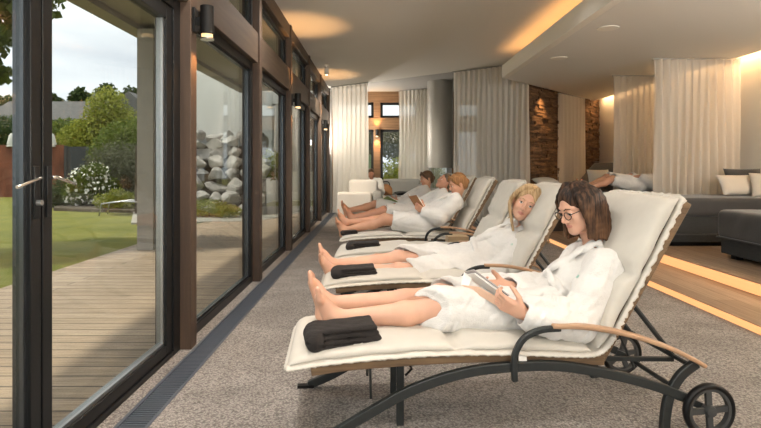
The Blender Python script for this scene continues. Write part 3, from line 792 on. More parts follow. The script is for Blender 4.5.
# fences
f = empty('fence', (0,fence_y,0), 0, 'rust-brown steel garden screen behind the lawn at the left', 'fence')
x0, x1 = -18, pt(64,fence_y)
xx = x0
while xx < x1-.01:
    e_ = min(xx+1.3,x1); MB().box(xx,e_-.01,0,.03,-.1,2.05).build('panel', M['corten'], f); xx += 1.3
xx = x0
while xx < x1: MB().box(xx-.03,xx+.03,.03,.1,-.1,2.0).build('post', M['dark_fence'], f); xx += 1.3
f = empty('fence', (0,fence_y,0), 0, 'dark grey fence panel right of the rust-brown screen', 'fence')
MB().box(pt(64,fence_y)+.02,pt(92,fence_y),.0,.04,-.1,1.98).build('panel', M['dark_fence'], f, bevel=.005)
m = MB(); m.box(pt(64,fence_y)+.02,pt(64,fence_y)+.12,-.03,.07,-.1,2.02); m.box(pt(92,fence_y),pt(92,fence_y)+.1,-.03,.07,-.1,2.02); m.build('post', M['dark_fence'], f)
# white finial ornament on the screen; its left twin models a glass reflection
for px, w in ((11,'left'),(51,'right')):
    e = empty('ornament_and_reflection', (pt(px,fence_y),fence_y+.05,2.05), 0, 'small white bell shape on the rust-brown screen, the %s one of an ornament and its modelled reflection' % w, 'ornament', 'white garden ornaments')
    MB().lathe([(0,-.05),(.16,-.05),(.17,.05),(.13,.25),(.10,.38),(.05,.46),(0,.48)], k=20).build('body', M['stone_orn'], e, smooth=True)
    MB().lathe([(.1,-.08),(.2,-.07),(.2,-.03),(.1,-.02)], k=20).build('foot', M['stone_orn'], e, smooth=True)
# shrubs
def at(px, Y, Z=0): return (pt(px,Y), Y, Z)
e = shrub('flowering_bush', at(91,15.5), [(0,0,.62,.62,.5,.55),(.42,.1,.5,.42,.4,.42),(-.42,0,.4,.42,.4,.4),(.1,0,1.02,.42,.4,.28)], 7000, .08, 'leaf_mid', 'round green bush covered in white blossoms in the middle of the garden', 'bush', 3)
leaves('blossoms', [(0,-.1,.66,.64,.5,.58),(.36,-.14,.5,.42,.4,.4),(-.36,-.14,.34,.36,.3,.3),(.14,-.08,1.04,.42,.4,.28)], 420, .085, M['flowerw'], e, 5, .9, .95)
shrub('bush', at(122,16.5), [(0,0,1.0,1.3,.8,1.0),(.8,0,.7,.9,.7,.8)], 9000, .09, 'leaf_grey', 'loose grey-green bush right of the white blossoms', 'bush', 6)
shrub('bush', at(68,15.8), [(0,0,.35,.75,.5,.5),(-.5,0,.25,.5,.4,.35)], 4000, .08, 'leaf_dark', 'low dark bush left of the white blossoms', 'bush', 7)
shrub('bush', at(118,14.6), [(0,0,.25,.4,.3,.35),(.35,0,.2,.3,.3,.3),(-.4,0,.2,.3,.3,.25)], 2200, .07, 'leaf_lime', 'small yellow-green plant behind the garden lounger', 'plant', 8)
shrub('tree', at(103,24), [(0,0,2.4,1.5,1.2,1.5),(.2,0,3.7,1.0,.9,1.2),(-.9,0,2.2,1.2,1,1.2),(.9,.2,2.7,1.1,1,1.3)], 15000, .15, 'leaf_lime', 'bright yellow-green tree with a tall crown in the garden centre', 'tree', 9, 'garden trees', .1)
shrub('tree', at(136,21), [(0,0,1.9,1.6,1.2,1.3),(.9,0,1.5,1.4,1.2,1.3),(-.9,0,1.6,1.0,1,1.1)], 14000, .14, 'leaf_mid', 'dense mid-green tree at the right of the garden next to the grey roof post', 'tree', 10, 'garden trees', .1)
shrub('tree', at(66,27), [(0,0,2.4,1.9,1.2,1.3),(-1.4,0,2.4,1.4,1,1.1),(1.3,0,2.2,1.2,1,1.1)], 12000, .17, 'leaf_mid', 'broad green tree behind the dark fence panel', 'tree', 12, 'garden trees', .1)
shrub('tree', at(18,28), [(0,0,2.5,2.4,1.4,1.5),(-2.2,0,2.4,1.8,1.2,1.5),(2.2,0,2.6,1.7,1.2,1.1)], 14000, .18, 'leaf_dark', 'dark green tree rising behind the rust-brown screen', 'tree', 13, 'garden trees', .1)
# dark border bed under the bushes
m = MB(); m.prism([(pt(62,15),14.6),(pt(140,14),13.8),(-3.9,14.2),(-5,20.5),(pt(60,20),20.5)], -.1, .02); st(m.build('planting_bed', M['soil']))
# overhanging maple at the far left
e = empty('maple_tree', (-7.0,7.6,-.06), 0, 'leafy tree reaching into view at the far left top, close to the deck', 'tree')
blb = [(.2,0,4.4,1.3,1.1,1.0),(1.0,.3,3.7,.9,.8,.7),(1.35,.2,4.6,1.2,1.0,.9),(1.25,-.2,3.05,.50,.45,.28),(1.75,.2,3.75,.50,.5,.30),(.3,-.8,3.4,1.0,.9,.8),(1.1,.3,2.7,.35,.35,.2)]
leaves('foliage', blb, 9000, .15, M['leaf_maple'], e, 21, .8, .3)
m = MB(); m.tube([(0,0,0),(.05,.05,1.5),(.15,0,2.6),(.4,.1,4.4)], [.14,.12,.1,.05], 9)
for b_ in blb: m.tube([(.15,0,2.6),(b_[0]*.6+.1,b_[1]*.6,b_[2]*.55+1.3),b_[:3]], [.06,.04,.015], 6)
m.build('trunk', M['bark'], e, smooth=True)

# garden lounger outside
e = empty('garden_lounger', at(122,13.2,-.06), .1, 'low metal-framed garden lounger standing on the lawn under the bushes', 'garden lounger')
m = MB(); m.tube([(-.55,0,0),(-.5,0,.3),(.0,0,.36),(.62,0,.33),(.7,0,.0)], .02, 8); m.tube([(-.55,.5,0),(-.5,.5,.3),(.0,.5,.36),(.62,.5,.33),(.7,.5,.0)], .02, 8)
m.tube([(-.5,0,.3),(-.5,.5,.3)], .018, 8); m.tube([(.62,0,.33),(.62,.5,.33)], .018, 8); m.build('frame', M['alu'], e, smooth=True)
MB().add([(-.5,.02,.31),(0,.02,.37),(.62,.02,.34),(.95,.02,.62),(.95,.48,.62),(.62,.48,.34),(0,.48,.37),(-.5,.48,.31),(-.5,.02,.29),(0,.02,.35),(.62,.02,.32),(.95,.02,.60),(.95,.48,.60),(.62,.48,.32),(0,.48,.35),(-.5,.48,.29)],
  [(0,1,6,7),(1,2,5,6),(2,3,4,5),(15,14,9,8),(14,13,10,9),(13,12,11,10),(0,8,9,1),(1,9,10,2),(2,10,11,3),(3,11,12,4),(4,12,13,5),(5,13,14,6),(6,14,15,7),(7,15,8,0)]).build('sling', M['grey_cover'], e)

# plants near the stone bank and outside the far windows
shrub('bush', (-3.45,15.2,0), [(0,0,1.3,.5,.4,.5),(.45,0,1.2,.45,.4,.45)], 3500, .08, 'leaf_lime', 'round yellow-green bush before the white building wing', 'bush', 31)
shrub('groundcover_plant', (-4.1,12.6,0), [(0,0,.18,.6,.4,.22),(.5,-.2,.12,.4,.35,.16),(-.5,.1,.15,.4,.3,.18)], 5000, .05, 'leaf_lime', 'low lime-green groundcover in front of the boulders', 'plant', 32)
shrub('bush', (.9,18.6,0), [(0,0,.7,.9,.6,.9),(.9,.2,.7,.8,.6,.8)], 9000, .09, 'leaf_lime', 'bright green bush outside the far garden window', 'bush', 33)
shrub('tree', (.7,21.5,0), [(0,0,2.2,1.1,.9,.8),(.9,0,2.5,.8,.7,.6),(-1.1,.2,2.2,.8,.7,.6)], 5000, .16, 'leaf_grey', 'grey-leaved tree seen high through the far garden window', 'tree', 34, 'garden trees')
shrub('bush', (-1.0,18.8,0), [(0,0,1.2,.7,.5,1.4)], 5000, .1, 'leaf_dark', 'tall dark bush outside the far window left of the timber post', 'bush', 35)
m = MB(); m.add([(-3.78,15.4,-.05),(12,15.4,-.05),(12,60,-.05),(-3.78,60,-.05)], [(0,1,2,3)]); st(m.build('lawn', M['lawn']))

# hillside, houses, far trees
m = MB(); n1, n2 = 24, 12; vs = []
for j in range(n2+1):
    for i in range(n1+1):
        x = -150+i*150/n1; y = 38+j*14; h = max(0, (y-38))*.115+1.5*math.sin(x*.05+1)*min(1,j/3); vs.append((x,y,h-.3))
fs = [(j*(n1+1)+i, j*(n1+1)+i+1, (j+1)*(n1+1)+i+1, (j+1)*(n1+1)+i) for j in range(n2) for i in range(n1)]
st(MB().add(vs, fs).build('hillside', M['leaf_dark'], smooth=True))
def house(px, Y, w, dep, z0, h, rh, label, gable=False):
    e = empty('house', (pt(px,Y),Y,z0), 0, label, 'house', 'houses on the hillside')
    MB().box(-w/2,w/2,0,dep,0,h).build('wall', M['house'], e)
    if gable: vs = [(-w/2-.3,-.4,h),(w/2+.3,-.4,h),(w/2+.3,dep+.4,h),(-w/2-.3,dep+.4,h),(0,-.4,h+rh),(0,dep+.4,h+rh)]; fs = [(0,4,5,3),(1,2,5,4),(0,1,4),(2,3,5),(0,3,2,1)]
    else: vs = [(-w/2-.4,-.5,h),(w/2+.4,-.5,h),(w/2+.4,dep+.5,h),(-w/2-.4,dep+.5,h),(-w/2-.4,dep/2,h+rh),(w/2+.4,dep/2,h+rh)]; fs = [(0,1,5,4),(2,3,4,5),(0,4,3),(1,2,5),(0,3,2,1)]
    MB().add(vs, fs).build('roof', M['slate'], e)
    for k in (-.3,.3): MB().box(w*k-.5,w*k+.5,-.05,0,h*.35,h*.8).build('window', M['door_edge'], e)
    MB().box(w*.3-.4,w*.3+.4,dep*.4,dep*.6,h+rh*.4,h+rh+.9).build('chimney', M['grey_band'], e)
house(45,58,13,8,3.9,2.4,2.6,'long slate-roofed house on the hill, left above the dark fence')
house(84,74,9,8,4.8,2.4,2.9,'middle slate-roofed house on the hill behind the yellow-green tree')
house(130,56,6.5,8,3.9,2.4,2.9,'gabled grey house on the hill at the right by the roof post', True)
house(-14,72,12,8,5.2,2.4,2.4,'slate-roofed house on the hill at the far left')
r = random.Random(9)
for i in range(22):
    px = -30+i*9+r.uniform(-3,3); Y = 85+5.5*(i % 3); h = r.uniform(3.9,4.9)+(.7 if 78 < px < 112 else 0)
    e = empty('tree', (pt(px,Y),Y,6.6), 0, 'dark tree on the wooded skyline above the hillside houses', 'tree', 'trees on the skyline')
    leaves('foliage', [(0,0,h*.9,2.3,1.6,h*.55),(r.uniform(-1,1),0,h*1.25,1.5,1.5,h*.35)], 1300, .7, M['leaf_dark'], e, 50+i, .7, .3)
    MB().tube([(0,0,-1),(0,0,h)], .25, 6).build('trunk', M['bark'], e)
for i, px in enumerate((10,35,52,76,98,118,140)):
    Y = 38+4.5*(i % 3)
    shrub('tree', at(px,Y,max(0,(Y-38)*.115)-.1), [(0,0,2.3,2.2,1.5,1.7),(1.6,0,1.9,1.8,1.4,1.4)], 2600, .4, 'leaf_mid' if i % 2 else 'leaf_dark', '%s rounded tree on the slope between the garden and the houses' % ('bright green' if i % 2 else 'dark green'), 'tree', 80+i, '%s trees on the slope' % ('bright' if i % 2 else 'dark'), .15)

# ------------------------------------------------------------------ world and sun
#W
w = bpy.data.worlds.new('sky'); scene.world = w; w.use_nodes = True; nt = w.node_tree; N = nt.nodes; L = nt.links
bg = N['Background']; tc = N.new('ShaderNodeTexCoord'); mp = N.new('ShaderNodeMapping'); mp.inputs['Scale'].default_value = (1.2,1.2,6)
L.new(tc.outputs['Generated'], mp.inputs[0]); n = N.new('ShaderNodeTexNoise'); n.inputs['Scale'].default_value = 1.7; n.inputs['Detail'].default_value = 6; n.inputs['Roughness'].default_value = .5
L.new(mp.outputs[0], n.inputs['Vector']); rr_ = N.new('ShaderNodeValToRGB'); e = rr_.color_ramp.elements
e[0].position = .33; e[0].color = (.60,.63,.70,1); e[1].position = .62; e[1].color = (.93,.94,.97,1)
L.new(n.outputs[0], rr_.inputs[0]); L.new(rr_.outputs[0], bg.inputs[0]); bg.inputs[1].default_value = SKY
sd = bpy.data.lights.new('sun', 'SUN'); sd.energy = SUN; sd.angle = math.radians(2.5); sd.color = (1,.93,.80)
so = bpy.data.objects.new('sun', sd); col.objects.link(so)
az = math.radians(SUN_AZ); el = math.radians(SUN_EL)   # azimuth from +Y towards -X
dv = Vector((-math.sin(az)*math.cos(el), math.cos(az)*math.cos(el), math.sin(el)))
so.rotation_euler = dv.to_track_quat('Z','Y').to_euler()
# unseen ceiling downlights added to brighten the room, over and behind the viewpoint
for (x, y, en) in FILL_DOWNLIGHTS:
    e = empty('downlight', (x,y,3.2), 0, 'unseen recessed ceiling downlight added above the loungers as fill light', 'downlight', 'added ceiling downlights')
    MB().lathe([(.06,0),(.085,0),(.085,-.008),(.06,-.004)], k=20).build('rim', M['cornice'], e)
    MB().lathe([(0,-.001),(.06,-.001),(.06,-.003),(0,-.003)], k=16).build('bulb', M['lamp_glow'], e)
    ld = bpy.data.lights.new('beam', 'SPOT'); ld.energy = en; ld.color = (1,.93,.86); ld.spot_size = 2.5; ld.spot_blend = .9; ld.shadow_soft_size = .12
    lo = bpy.data.objects.new('beam', ld); col.objects.link(lo); lo.parent = e; lo.location = (0,0,-.02)
for (x, y, en, lb) in FILL_UPLIGHTS:  # added upward lamps that bounce soft fill off the ceiling
    e = empty('added_floor_lamp', (x,y,.186 if x > 3.3 else 0), 0, lb, 'floor lamp')
    MB().lathe([(0,0),(.14,0),(.14,.015),(.02,.03),(0,.03)], k=28).build('base', M['black'], e, bevel=.002)
    MB().lathe([(0,.03),(.012,.03),(.012,1.62),(0,1.62)], k=12).build('pole', M['black'], e)
    MB().lathe([(.02,1.6),(.14,1.68),(.17,1.76),(.165,1.76),(.13,1.69),(.02,1.61),(.02,1.6)], k=32).build('bowl', M['alu'], e, smooth=True)
    ld = bpy.data.lights.new('bulb', 'POINT'); ld.energy = en; ld.color = (1,.92,.82); ld.shadow_soft_size = .10
    lo = bpy.data.objects.new('bulb', ld); col.objects.link(lo); lo.parent = e; lo.location = (0,0,1.80)
scene.view_settings.view_transform = 'Standard'; scene.view_settings.look = 'None'; scene.view_settings.gamma = 1
scene.view_settings.exposure = EXPO
scene.cycles.use_denoising = True
scene.cycles.max_bounces = 10; scene.cycles.transparent_max_bounces = 16; scene.cycles.diffuse_bounces = 5
scene.cycles.sample_clamp_indirect = 6
# ------------------------------------------------------------------ sun loungers
def catmull(pts, n=6):
    P = [Vector(p) for p in pts]; P = [P[0]*2-P[1]]+P+[P[-1]*2-P[-2]]; out = []
    for i in range(1, len(P)-2):
        a, b, c, d = P[i-1:i+3]
        for k in range(n):
            t = k/n; out.append(.5*((2*b)+(c-a)*t+(2*a-5*b+4*c-d)*t*t+(3*b-a-3*c+d)*t**3))
    out.append(P[-2]); return out
W_ = .60
def arc_path():
    pts = [(.0,0,.340),(.16,0,.362),(.45,0,.382),(.72,0,.388),(1.0,0,.380),(1.22,0,.366),(1.36,0,.368),(1.43,0,.43),(1.50,0,.55),(1.63,0,.79),(1.765,0,1.045)]
    return catmull(pts, 8)
def make_cushion(parent):
    path = arc_path(); n = len(path); acc = [0]
    for i in range(1, n): acc.append(acc[-1]+(path[i]-path[i-1]).length)
    L = acc[-1]; r = random.Random(4); K = 36; rings = []; hems = []
    seams = [.735, 1.36, 1.75]
    def bumpy(u, v): return .004*math.sin(u*9+2*math.sin(v*7))+.003*math.sin(v*23+u*13)
    for i, p in enumerate(path):
        t = (path[min(i+1,n-1)]-path[max(i-1,0)]).normalized(); nm = Vector((-t.z,0,t.x))
        s = acc[i]; th = .046 if s < 1.3 else .046+.034*min(1,(s-1.3)/.25)
        sd = min(abs(s-q) for q in seams); th *= 1-.62*math.exp(-(sd/.026)**2)
        e = min(s, L-s); th *= min(1, .35+.65*math.sqrt(min(1, e/.05)))
        w = W_/2+.004*math.sin(s*31); ring = []
        for q in range(K):
            a = 2*PI*q/K; ca, sa = math.cos(a), math.sin(a)
            x = math.copysign(abs(ca)**.35, ca)*w; z = math.copysign(abs(sa)**.6, sa)*.5+.5
            z = z*(th*(1+.20*(1-(x/w)**2)))
            if sa > 0: z += bumpy(s, x)+ (.010*math.sin(s*42+x*8)*math.exp(-(sd/.09)**2)*.5)
            ring.append(p+nm*z+Vector((0,x+W_/2,0)))
        rings.append(ring)
    m = MB(); m._rings(rings)
    c = m.build('cushion', M['cushion'], parent, smooth=True)
    # ruffled flange all round
    edge = []
    for i in range(n): edge.append((path[i], i, -1))
    for k in range(1, 16): edge.append((path[-1], n-1, -1+2*k/16))
    for i in reversed(range(n)): edge.append((path[i], i, 1))
    for k in range(1, 16): edge.append((path[0], 0, 1-2*k/16))
    # resample finely and add the ruffle
    base = []; outd = []; nml = []
    for p, i, sdv in edge:
        t = (path[min(i+1,n-1)]-path[max(i-1,0)]).normalized(); nm = Vector((-t.z,0,t.x))
        y = W_/2+sdv*W_/2; base.append(p+nm*.012+Vector((0,y,0)))
        if abs(sdv) == 1: o = Vector((0,sdv,0))
        else: o = t if i else -t
        outd.append(o); nml.append(nm)
    N_ = len(base); vs = []; fs = []; sub = 3; cnt = 0
    for i in range(N_):
        j = (i+1) % N_
        for k in range(sub):
            t = k/sub; b_ = base[i].lerp(base[j], t); o = outd[i].lerp(outd[j], t).normalized(); nm = nml[i].lerp(nml[j], t)
            up = b_.z > .45; am = .0045 if up else .0015; f = cnt*1.25
            wv = am*(math.sin(f)+.6*math.sin(f*2.3+1))
            ln = (.024 if up else .018)+.0015*math.sin(f*1.7)
            dn = -nm*(.006 if up else .016)
            for q, (oo, th) in enumerate(((-.006,.004),(ln,.0035),(ln,-.0035),(-.006,-.004))):
                vs.append(b_+o*oo+nm*(th+(wv if oo > 0 else 0))+(dn if oo > 0 else Vector()))
            cnt += 1
    for i in range(cnt):
        j = (i+1) % cnt
        for q in range(4): fs.append((i*4+q, i*4+(q+1) % 4, j*4+(q+1) % 4, j*4+q))
    MB().add(vs, fs).build('ruffled_hem', M['hem'], c, smooth=True)
    return c
def make_lounger(label, tag_label=True):
    root = empty('sun_lounger', (0,0,0), 0, label, 'sun lounger', 'sun loungers in a row')
    make_cushion(root)
    # seat rails and slats
    rp = catmull([(.1,0,.325),(.3,0,.346),(.72,0,.361),(1.1,0,.352),(1.40,0,.33)], 6)
    for v in (.018, W_-.018):
        m = MB(); m.sweep([p+Vector((0,v,0)) for p in rp], .03, .042, (0,1,0)); m.build('seat_rail', M['rail_wood'], root, bevel=.004)
    for k in range(9):
        u = .15+k*.15; z = .345+.02*math.sin((u-.1)/1.3*PI)-.004
        MB().box(u-.03,u+.03,.03,W_-.03,z-.014,z+.002).build('slat', M['rail_wood'], root)
    # arched dark steel side frames
    ap = catmull([(.06,0,.012),(.20,0,.07),(.364,0,.16),(.531,0,.243),(.751,0,.307),(.97,0,.328),(1.2,0,.322),(1.45,0,.272),(1.65,0,.212),(1.80,0,.15)], 5)
    lp = catmull([(1.815,0,.318),(1.74,0,.262),(1.69,0,.18),(1.67,0,.09),(1.665,0,.0)], 5)
    for v in (-.018, W_+.018):
        fr = MB().sweep([p+Vector((0,v,0)) for p in ap], .028, .042, (0,1,0)).build('side_frame', M['steel'], root, bevel=.004)
        MB().sweep([p+Vector((0,v,0)) for p in lp], .026, .042, (0,1,0)).build('leg', M['steel'], root, bevel=.004)
        MB().box(.0,.09,v-.016,v+.016,0,.016).build('foot_pad', M['black'], fr)
    # armrests
    for v in (-.035, W_+.035):
        a = empty('armrest', (0,0,0)); a.parent = root
        sp = catmull([(.975,0,.27),(.972,0,.36),(.99,0,.42),(1.03,0,.465),(1.10,0,.49),(1.18,0,.494)], 5)
        MB().sweep([p+Vector((0,v,0)) for p in sp], .026, .026, (0,1,0)).build('steel_bow', M['steel'], a, bevel=.006)
        wp = catmull([(1.14,0,.505),(1.30,0,.497),(1.48,0,.462),(1.66,0,.402),(1.78,0,.345),(1.845,0,.308)], 5)
        nn_ = len(wp); ww = [.03+.022*math.sin(PI*min(1,(i+1)/nn_*1.15)) for i in range(nn_)]
        MB().sweep([p+Vector((0,v,0)) for p in wp], ww, .020, (0,1,0)).build('armrest_top', M['arm_wood'], a, bevel=.006)
    # backrest
    b = empty('backrest', (0,0,0)); b.parent = root
    for v in (.02, W_-.02):
        MB().bar((1.385,v,.335),(1.795,v,1.035),.03,.04,(0,1,0)).build('stile', M['rail_wood'], b, bevel=.004)
    for k in range(6):
        t = .1+k*.17; x = 1.385+.41*t; z = .335+.70*t
        MB().bar((x,.035,z),(x,W_-.035,z),.055,.012,(.41,0,.7)).build('slat', M['rail_wood'], b)
    # support struts and adjusters behind the backrest
    for v in (.12, W_-.12):
        MB().tube([(1.56,v,.60),(1.80,v,.30)], .012, 8).build('strut', M['steel'], root, smooth=False)
        MB().tube([(1.50,v+.02,.50),(1.62,v+.02,.24)], .006, 8).build('strut', M['steel'], root)
        MB().bar((1.40,v,.30),(1.80,v,.285),.02,.02,(0,1,0)).build('ratchet_bar', M['steel'], root, bevel=.002)
    MB().tube([(1.56,.03,.60),(1.56,W_-.03,.60)], .009, 8).build('cross_rod', M['steel'], root)
    MB().tube([(1.80,-.02,.30),(1.80,W_+.02,.30)], .011, 8).build('cross_rod', M['steel'], root)
    # foldaway legs
    for v in (.17, W_-.17):
        lg = MB().box(.485,.52,v-.012,v+.012,0,.345).build('support_leg', M['steel'], root, bevel=.003)
        MB().tube([(.50,v+.02,.33),(.545,v+.02,.28),(.56,v+.02,.25),(.53,v+.02,.22)], .006, 6).build('catch', M['black'], lg)
        MB().tube([(.36,v-.03,.35),(.365,v-.03,.14)], .006, 6).build('rod', M['steel'], root)
    # axle and wheels
    MB().tube([(1.85,-.05,.12),(1.85,W_+.05,.12)], .012, 10).build('axle', M['steel'], root)
    MB().bar((1.6,-.018,.225),(1.85,-.018,.12),.02,.03,(0,1,0)).build('axle_arm', M['steel'], root, bevel=.003)
    MB().bar((1.6,W_+.018,.225),(1.85,W_+.018,.12),.02,.03,(0,1,0)).build('axle_arm', M['steel'], root, bevel=.003)
    for v in (-.052, W_+.052):
        c = (1.85, v, .12)
        w = MB().lathe([(.098,-.014),(.112,-.017),(.119,-.009),(.12,0),(.119,.009),(.112,.017),(.098,.014),(.098,-.014)], c, 48, axis='y').build('wheel', M['black'], root, smooth=True)
        MB().lathe([(.086,-.012),(.099,-.013),(.099,.013),(.086,.012),(.086,-.012)], c, 40, axis='y').build('rim', M['grey_pl'], w)
        m = MB(); ns = 4 if v < 0 else 5
        for q in range(ns):
            a = 2*PI*q/ns+.06
            m.bar((c[0]+.018*math.cos(a),v,c[2]+.018*math.sin(a)),(c[0]+.09*math.cos(a),v,c[2]+.09*math.sin(a)),.014,.026,(0,1,0))
        m.build('spokes', M['grey_pl'], w)
        MB().lathe([(0,-.024),(.022,-.022),(.026,-.01),(.026,.01),(.022,.022),(0,.024)], c, 20, axis='y').build('hub', M['grey_pl'], w, smooth=False)
    MB().add([(1.0,-.012,.372),(1.035,-.016,.372),(1.035,-.02,.342),(1.0,-.018,.342),(1.0,-.009,.372),(1.035,-.013,.372),(1.035,-.017,.342),(1.0,-.015,.342)],[(0,1,2,3),(7,6,5,4),(0,4,5,1),(1,5,6,2),(2,6,7,3),(3,7,4,0)]).build('care_tag', M['white_paper'], root)
    return root
LG = [ # x, y, rotation, label
 (-.38,2.20,.082,'nearest cream-cushioned sun lounger, carrying the woman with dark hair and glasses'),
 (-.39,3.64,.035,'second cream sun lounger, carrying the smiling blonde woman'),
 (-.39,4.80,.0,'empty cream sun lounger with only a folded dark towel, behind the blonde woman'),
 (-.42,5.95,.0,'cream sun lounger under the woman who reads an open book'),
 (-.42,7.15,.0,'cream sun lounger under the dozing man in a white robe'),
 (-.52,8.35,.0,'farthest cream sun lounger, under the woman with a green magazine'),
]
loungers = []
proto = make_lounger(LG[0][3])
for i, (x, y, a, lb) in enumerate(LG):
    o = proto if i == 0 else copy_tree(proto)
    o.location = (x, y, 0); o.rotation_euler.z = a; o['label'] = lb
    loungers.append(o)
def lw(i, u, v, z):
    """point on lounger i in world coordinates"""
    x, y, a, _ = LG[i]
    return V3(x+u*math.cos(a)-v*math.sin(a), y+u*math.sin(a)+v*math.cos(a), z)

# folded towels
def towel_mesh():
    s = SDF(.0035)
    L, D = .145, .085
    for k, (z, x1, th) in enumerate(((.016,1.0,.014),(.040,.97,.013),(.064,.99,.013),(.086,.96,.012))):
        s.box((0,0,z), (L*x1, D, th), rad=.012, k=.004)
    s.cone((-L+.012,-D+.02,.05),(-L+.012,D-.02,.05),.046,.046,.006)
    s.cone((L-.01,-D+.02,.03),(L-.01,D-.02,.03),.026,.026,.004)
    for z, x0, x1 in ((.0285,-L*.75,L*1.2),(.0525,-L*1.2,L*.80),(.076,-L*.7,L*1.2)):
        s.box(((x0+x1)/2,-D,z), ((x1-x0)/2,.012,.0028), rad=.002, k=.002, op='sub')
    return s.mesh('towel', sinfold(5,.004,26), 1)
tm = towel_mesh()
TW = [(0,.245,.13,.392,-.05,.12,'thick folded dark brown towel at the bare feet of the woman with glasses'),
      (1,.24,.14,.392,.03,.05,'folded dark towel lying under the feet of the smiling blonde woman'),
      (2,.27,.22,.392,.0,.0,'folded dark towel at the foot of the empty lounger'),
      (3,.10,.16,.392,.0,.1,'dark towel tucked under the heels of the reading woman'),
      (4,.28,.14,.392,.0,.0,'folded dark towel beside the feet of the dozing man')]
for i, u, v, z, rx, rz, lb in TW:
    p = lw(i, u, v, z)
    if i == 0: o = link_mesh('folded_towel', tm, M['towel'])
    else: o = bpy.data.objects.new('folded_towel', tm); col.objects.link(o)
    o.location = tuple(p); o.rotation_euler = (0, -.04, LG[i][2]+rz); o.scale = (1,1,1.02 if i == 0 else .8)
    if i == 3: o.scale = (.6,.8,.55)
    tag(o, lb, 'towel', 'folded dark towels')

# small wooden box table between the loungers
t = empty('side_table', (.86,5.6,0), 0, 'small pale wooden side table between the empty lounger and the reading woman', 'side table')
MB().box(-.11,.11,-.11,.11,.36,.455).build('drawer_box', M['box_wood'], t, bevel=.004)
for sx in (-1,1):
    for sy in (-1,1): MB().box(sx*.09-.012,sx*.09+.012,sy*.09-.012,sy*.09+.012,0,.36).build('leg', M['steel'], t)
# ------------------------------------------------------------------ people
R_ = math.radians
def P3(px, py, Y): return V3((px-377)*Y/F_PX, Y, 1.2-(py-166)*Y/F_PX)
def frame_cols(f, u):
    """columns: right, forward, up"""
    f = nrm(f); u = np.asarray(u, float); u = nrm(u-f*u.dot(f)); r = np.cross(f, u)
    return np.stack([r, f, u], 1)

def add_head(s, c, R, sc, fine=True, male=False, lid=.004):
    def w(x, y, z): return c+R@(V3(x, y, z)*sc)
    s.ell(w(0,-.018,.035), V3(.074,.093,.083)*sc, R, .02)
    s.ell(w(0,.022,-.028), V3(.060,.062,.082)*sc, R, .03)
    for q in (-1, 1):
        s.cone(w(q*.050,-.012,-.045), w(q*.014,.060,-.094), .022*sc, .017*sc, .03)
        s.ell(w(q*.034,.058,-.028), V3(.024,.022,.024)*sc, R, .018)
        s.ell(w(q*.077,-.012,-.012), V3(.009,.019,.031)*sc, R, .006)
        s.cone(w(q*.012,.078,.026), w(q*.046,.060,.022), .008*sc, .008*sc, .012)
        if fine: s.ell(w(q*.031,.085,.003), V3(.014,.010,.009)*sc, R, .010, 'sub')
    if fine:
        for q in (-1, 1): s.ell(w(q*.031,.0735,.0035+lid), V3(.0135,.0128,.0115)*sc, R, .003)
    s.cone(w(0,.066,-.094), w(0,.060,-.10), .017*sc, .016*sc, .018)
    s.cone(w(0,.078,.010), w(0,.103,-.030), .0065*sc, .0105*sc, .012)
    if fine:
        for q in (-1, 1): s.ell(w(q*.011,.092,-.036), V3(.008,.010,.007)*sc, R, .006)
        s.cone(w(-.018,.077,-.0585), w(.018,.077,-.0585), .0055*sc, .0055*sc, .008)
        s.cone(w(0,.084,-.057), w(0,.084,-.0575), .0055*sc, .0055*sc, .012)
        s.cone(w(-.014,.077,-.069), w(.014,.077,-.069), .0065*sc, .0065*sc, .007)
        s.cone(w(-.020,.087,-.0635), w(.020,.087,-.0635), .0016*sc, .0016*sc, .003, 'sub')

def add_hand(s, wr, d, palm, sc, curl=.9, thumb_side=1, spread=.0, tcurl=.6):
    """wr wrist, d direction to knuckles, palm = palm normal (fingers curl towards it)"""
    d = nrm(d); palm = np.asarray(palm, float); palm = nrm(palm-d*palm.dot(d)); sd = np.cross(d, palm)*thumb_side
    R = np.stack([sd, d, -palm], 1)
    s.box(wr+d*.050*sc, V3(.038,.046,.0135)*sc, R, .012*sc, .016)
    s.cone(wr-d*.02*sc, wr+d*.02*sc, .026*sc, .027*sc, .02, flat=(palm, .75))
    for k, (off, ln) in enumerate(((.030,.072),(.010,.080),(-.010,.074),(-.030,.058))):
        p = wr+d*.088*sc+sd*off*sc; a = .25*curl+.05*k*curl; dr = d
        base = wr+d*.06*sc+sd*off*.9*sc
        s.cone(base, p, .0105*sc, .0098*sc, .006)
        for j, f in enumerate((.44,.31,.25)):
            dr = nrm(d*math.cos(a)+palm*math.sin(a)+sd*spread*off*20*math.cos(a)); q = p+dr*ln*f*sc
            s.cone(p, q, (.0094-.0009*j)*sc, (.0088-.0012*j)*sc, .003); p = q; a += .62*curl
    p = wr+d*.022*sc+sd*.026*sc; q = p+nrm(sd*.8+d*.7+palm*.35)*.042*sc
    s.cone(p, q, .015*sc, .0115*sc, .012)
    t = q+nrm(d*.9+sd*.25+palm*tcurl)*.032*sc; s.cone(q, t, .0112*sc, .0098*sc, .004)
    t2 = t+nrm(d*.9-sd*.15+palm*(tcurl+.3))*.024*sc; s.cone(t, t2, .0098*sc, .008*sc, .003)

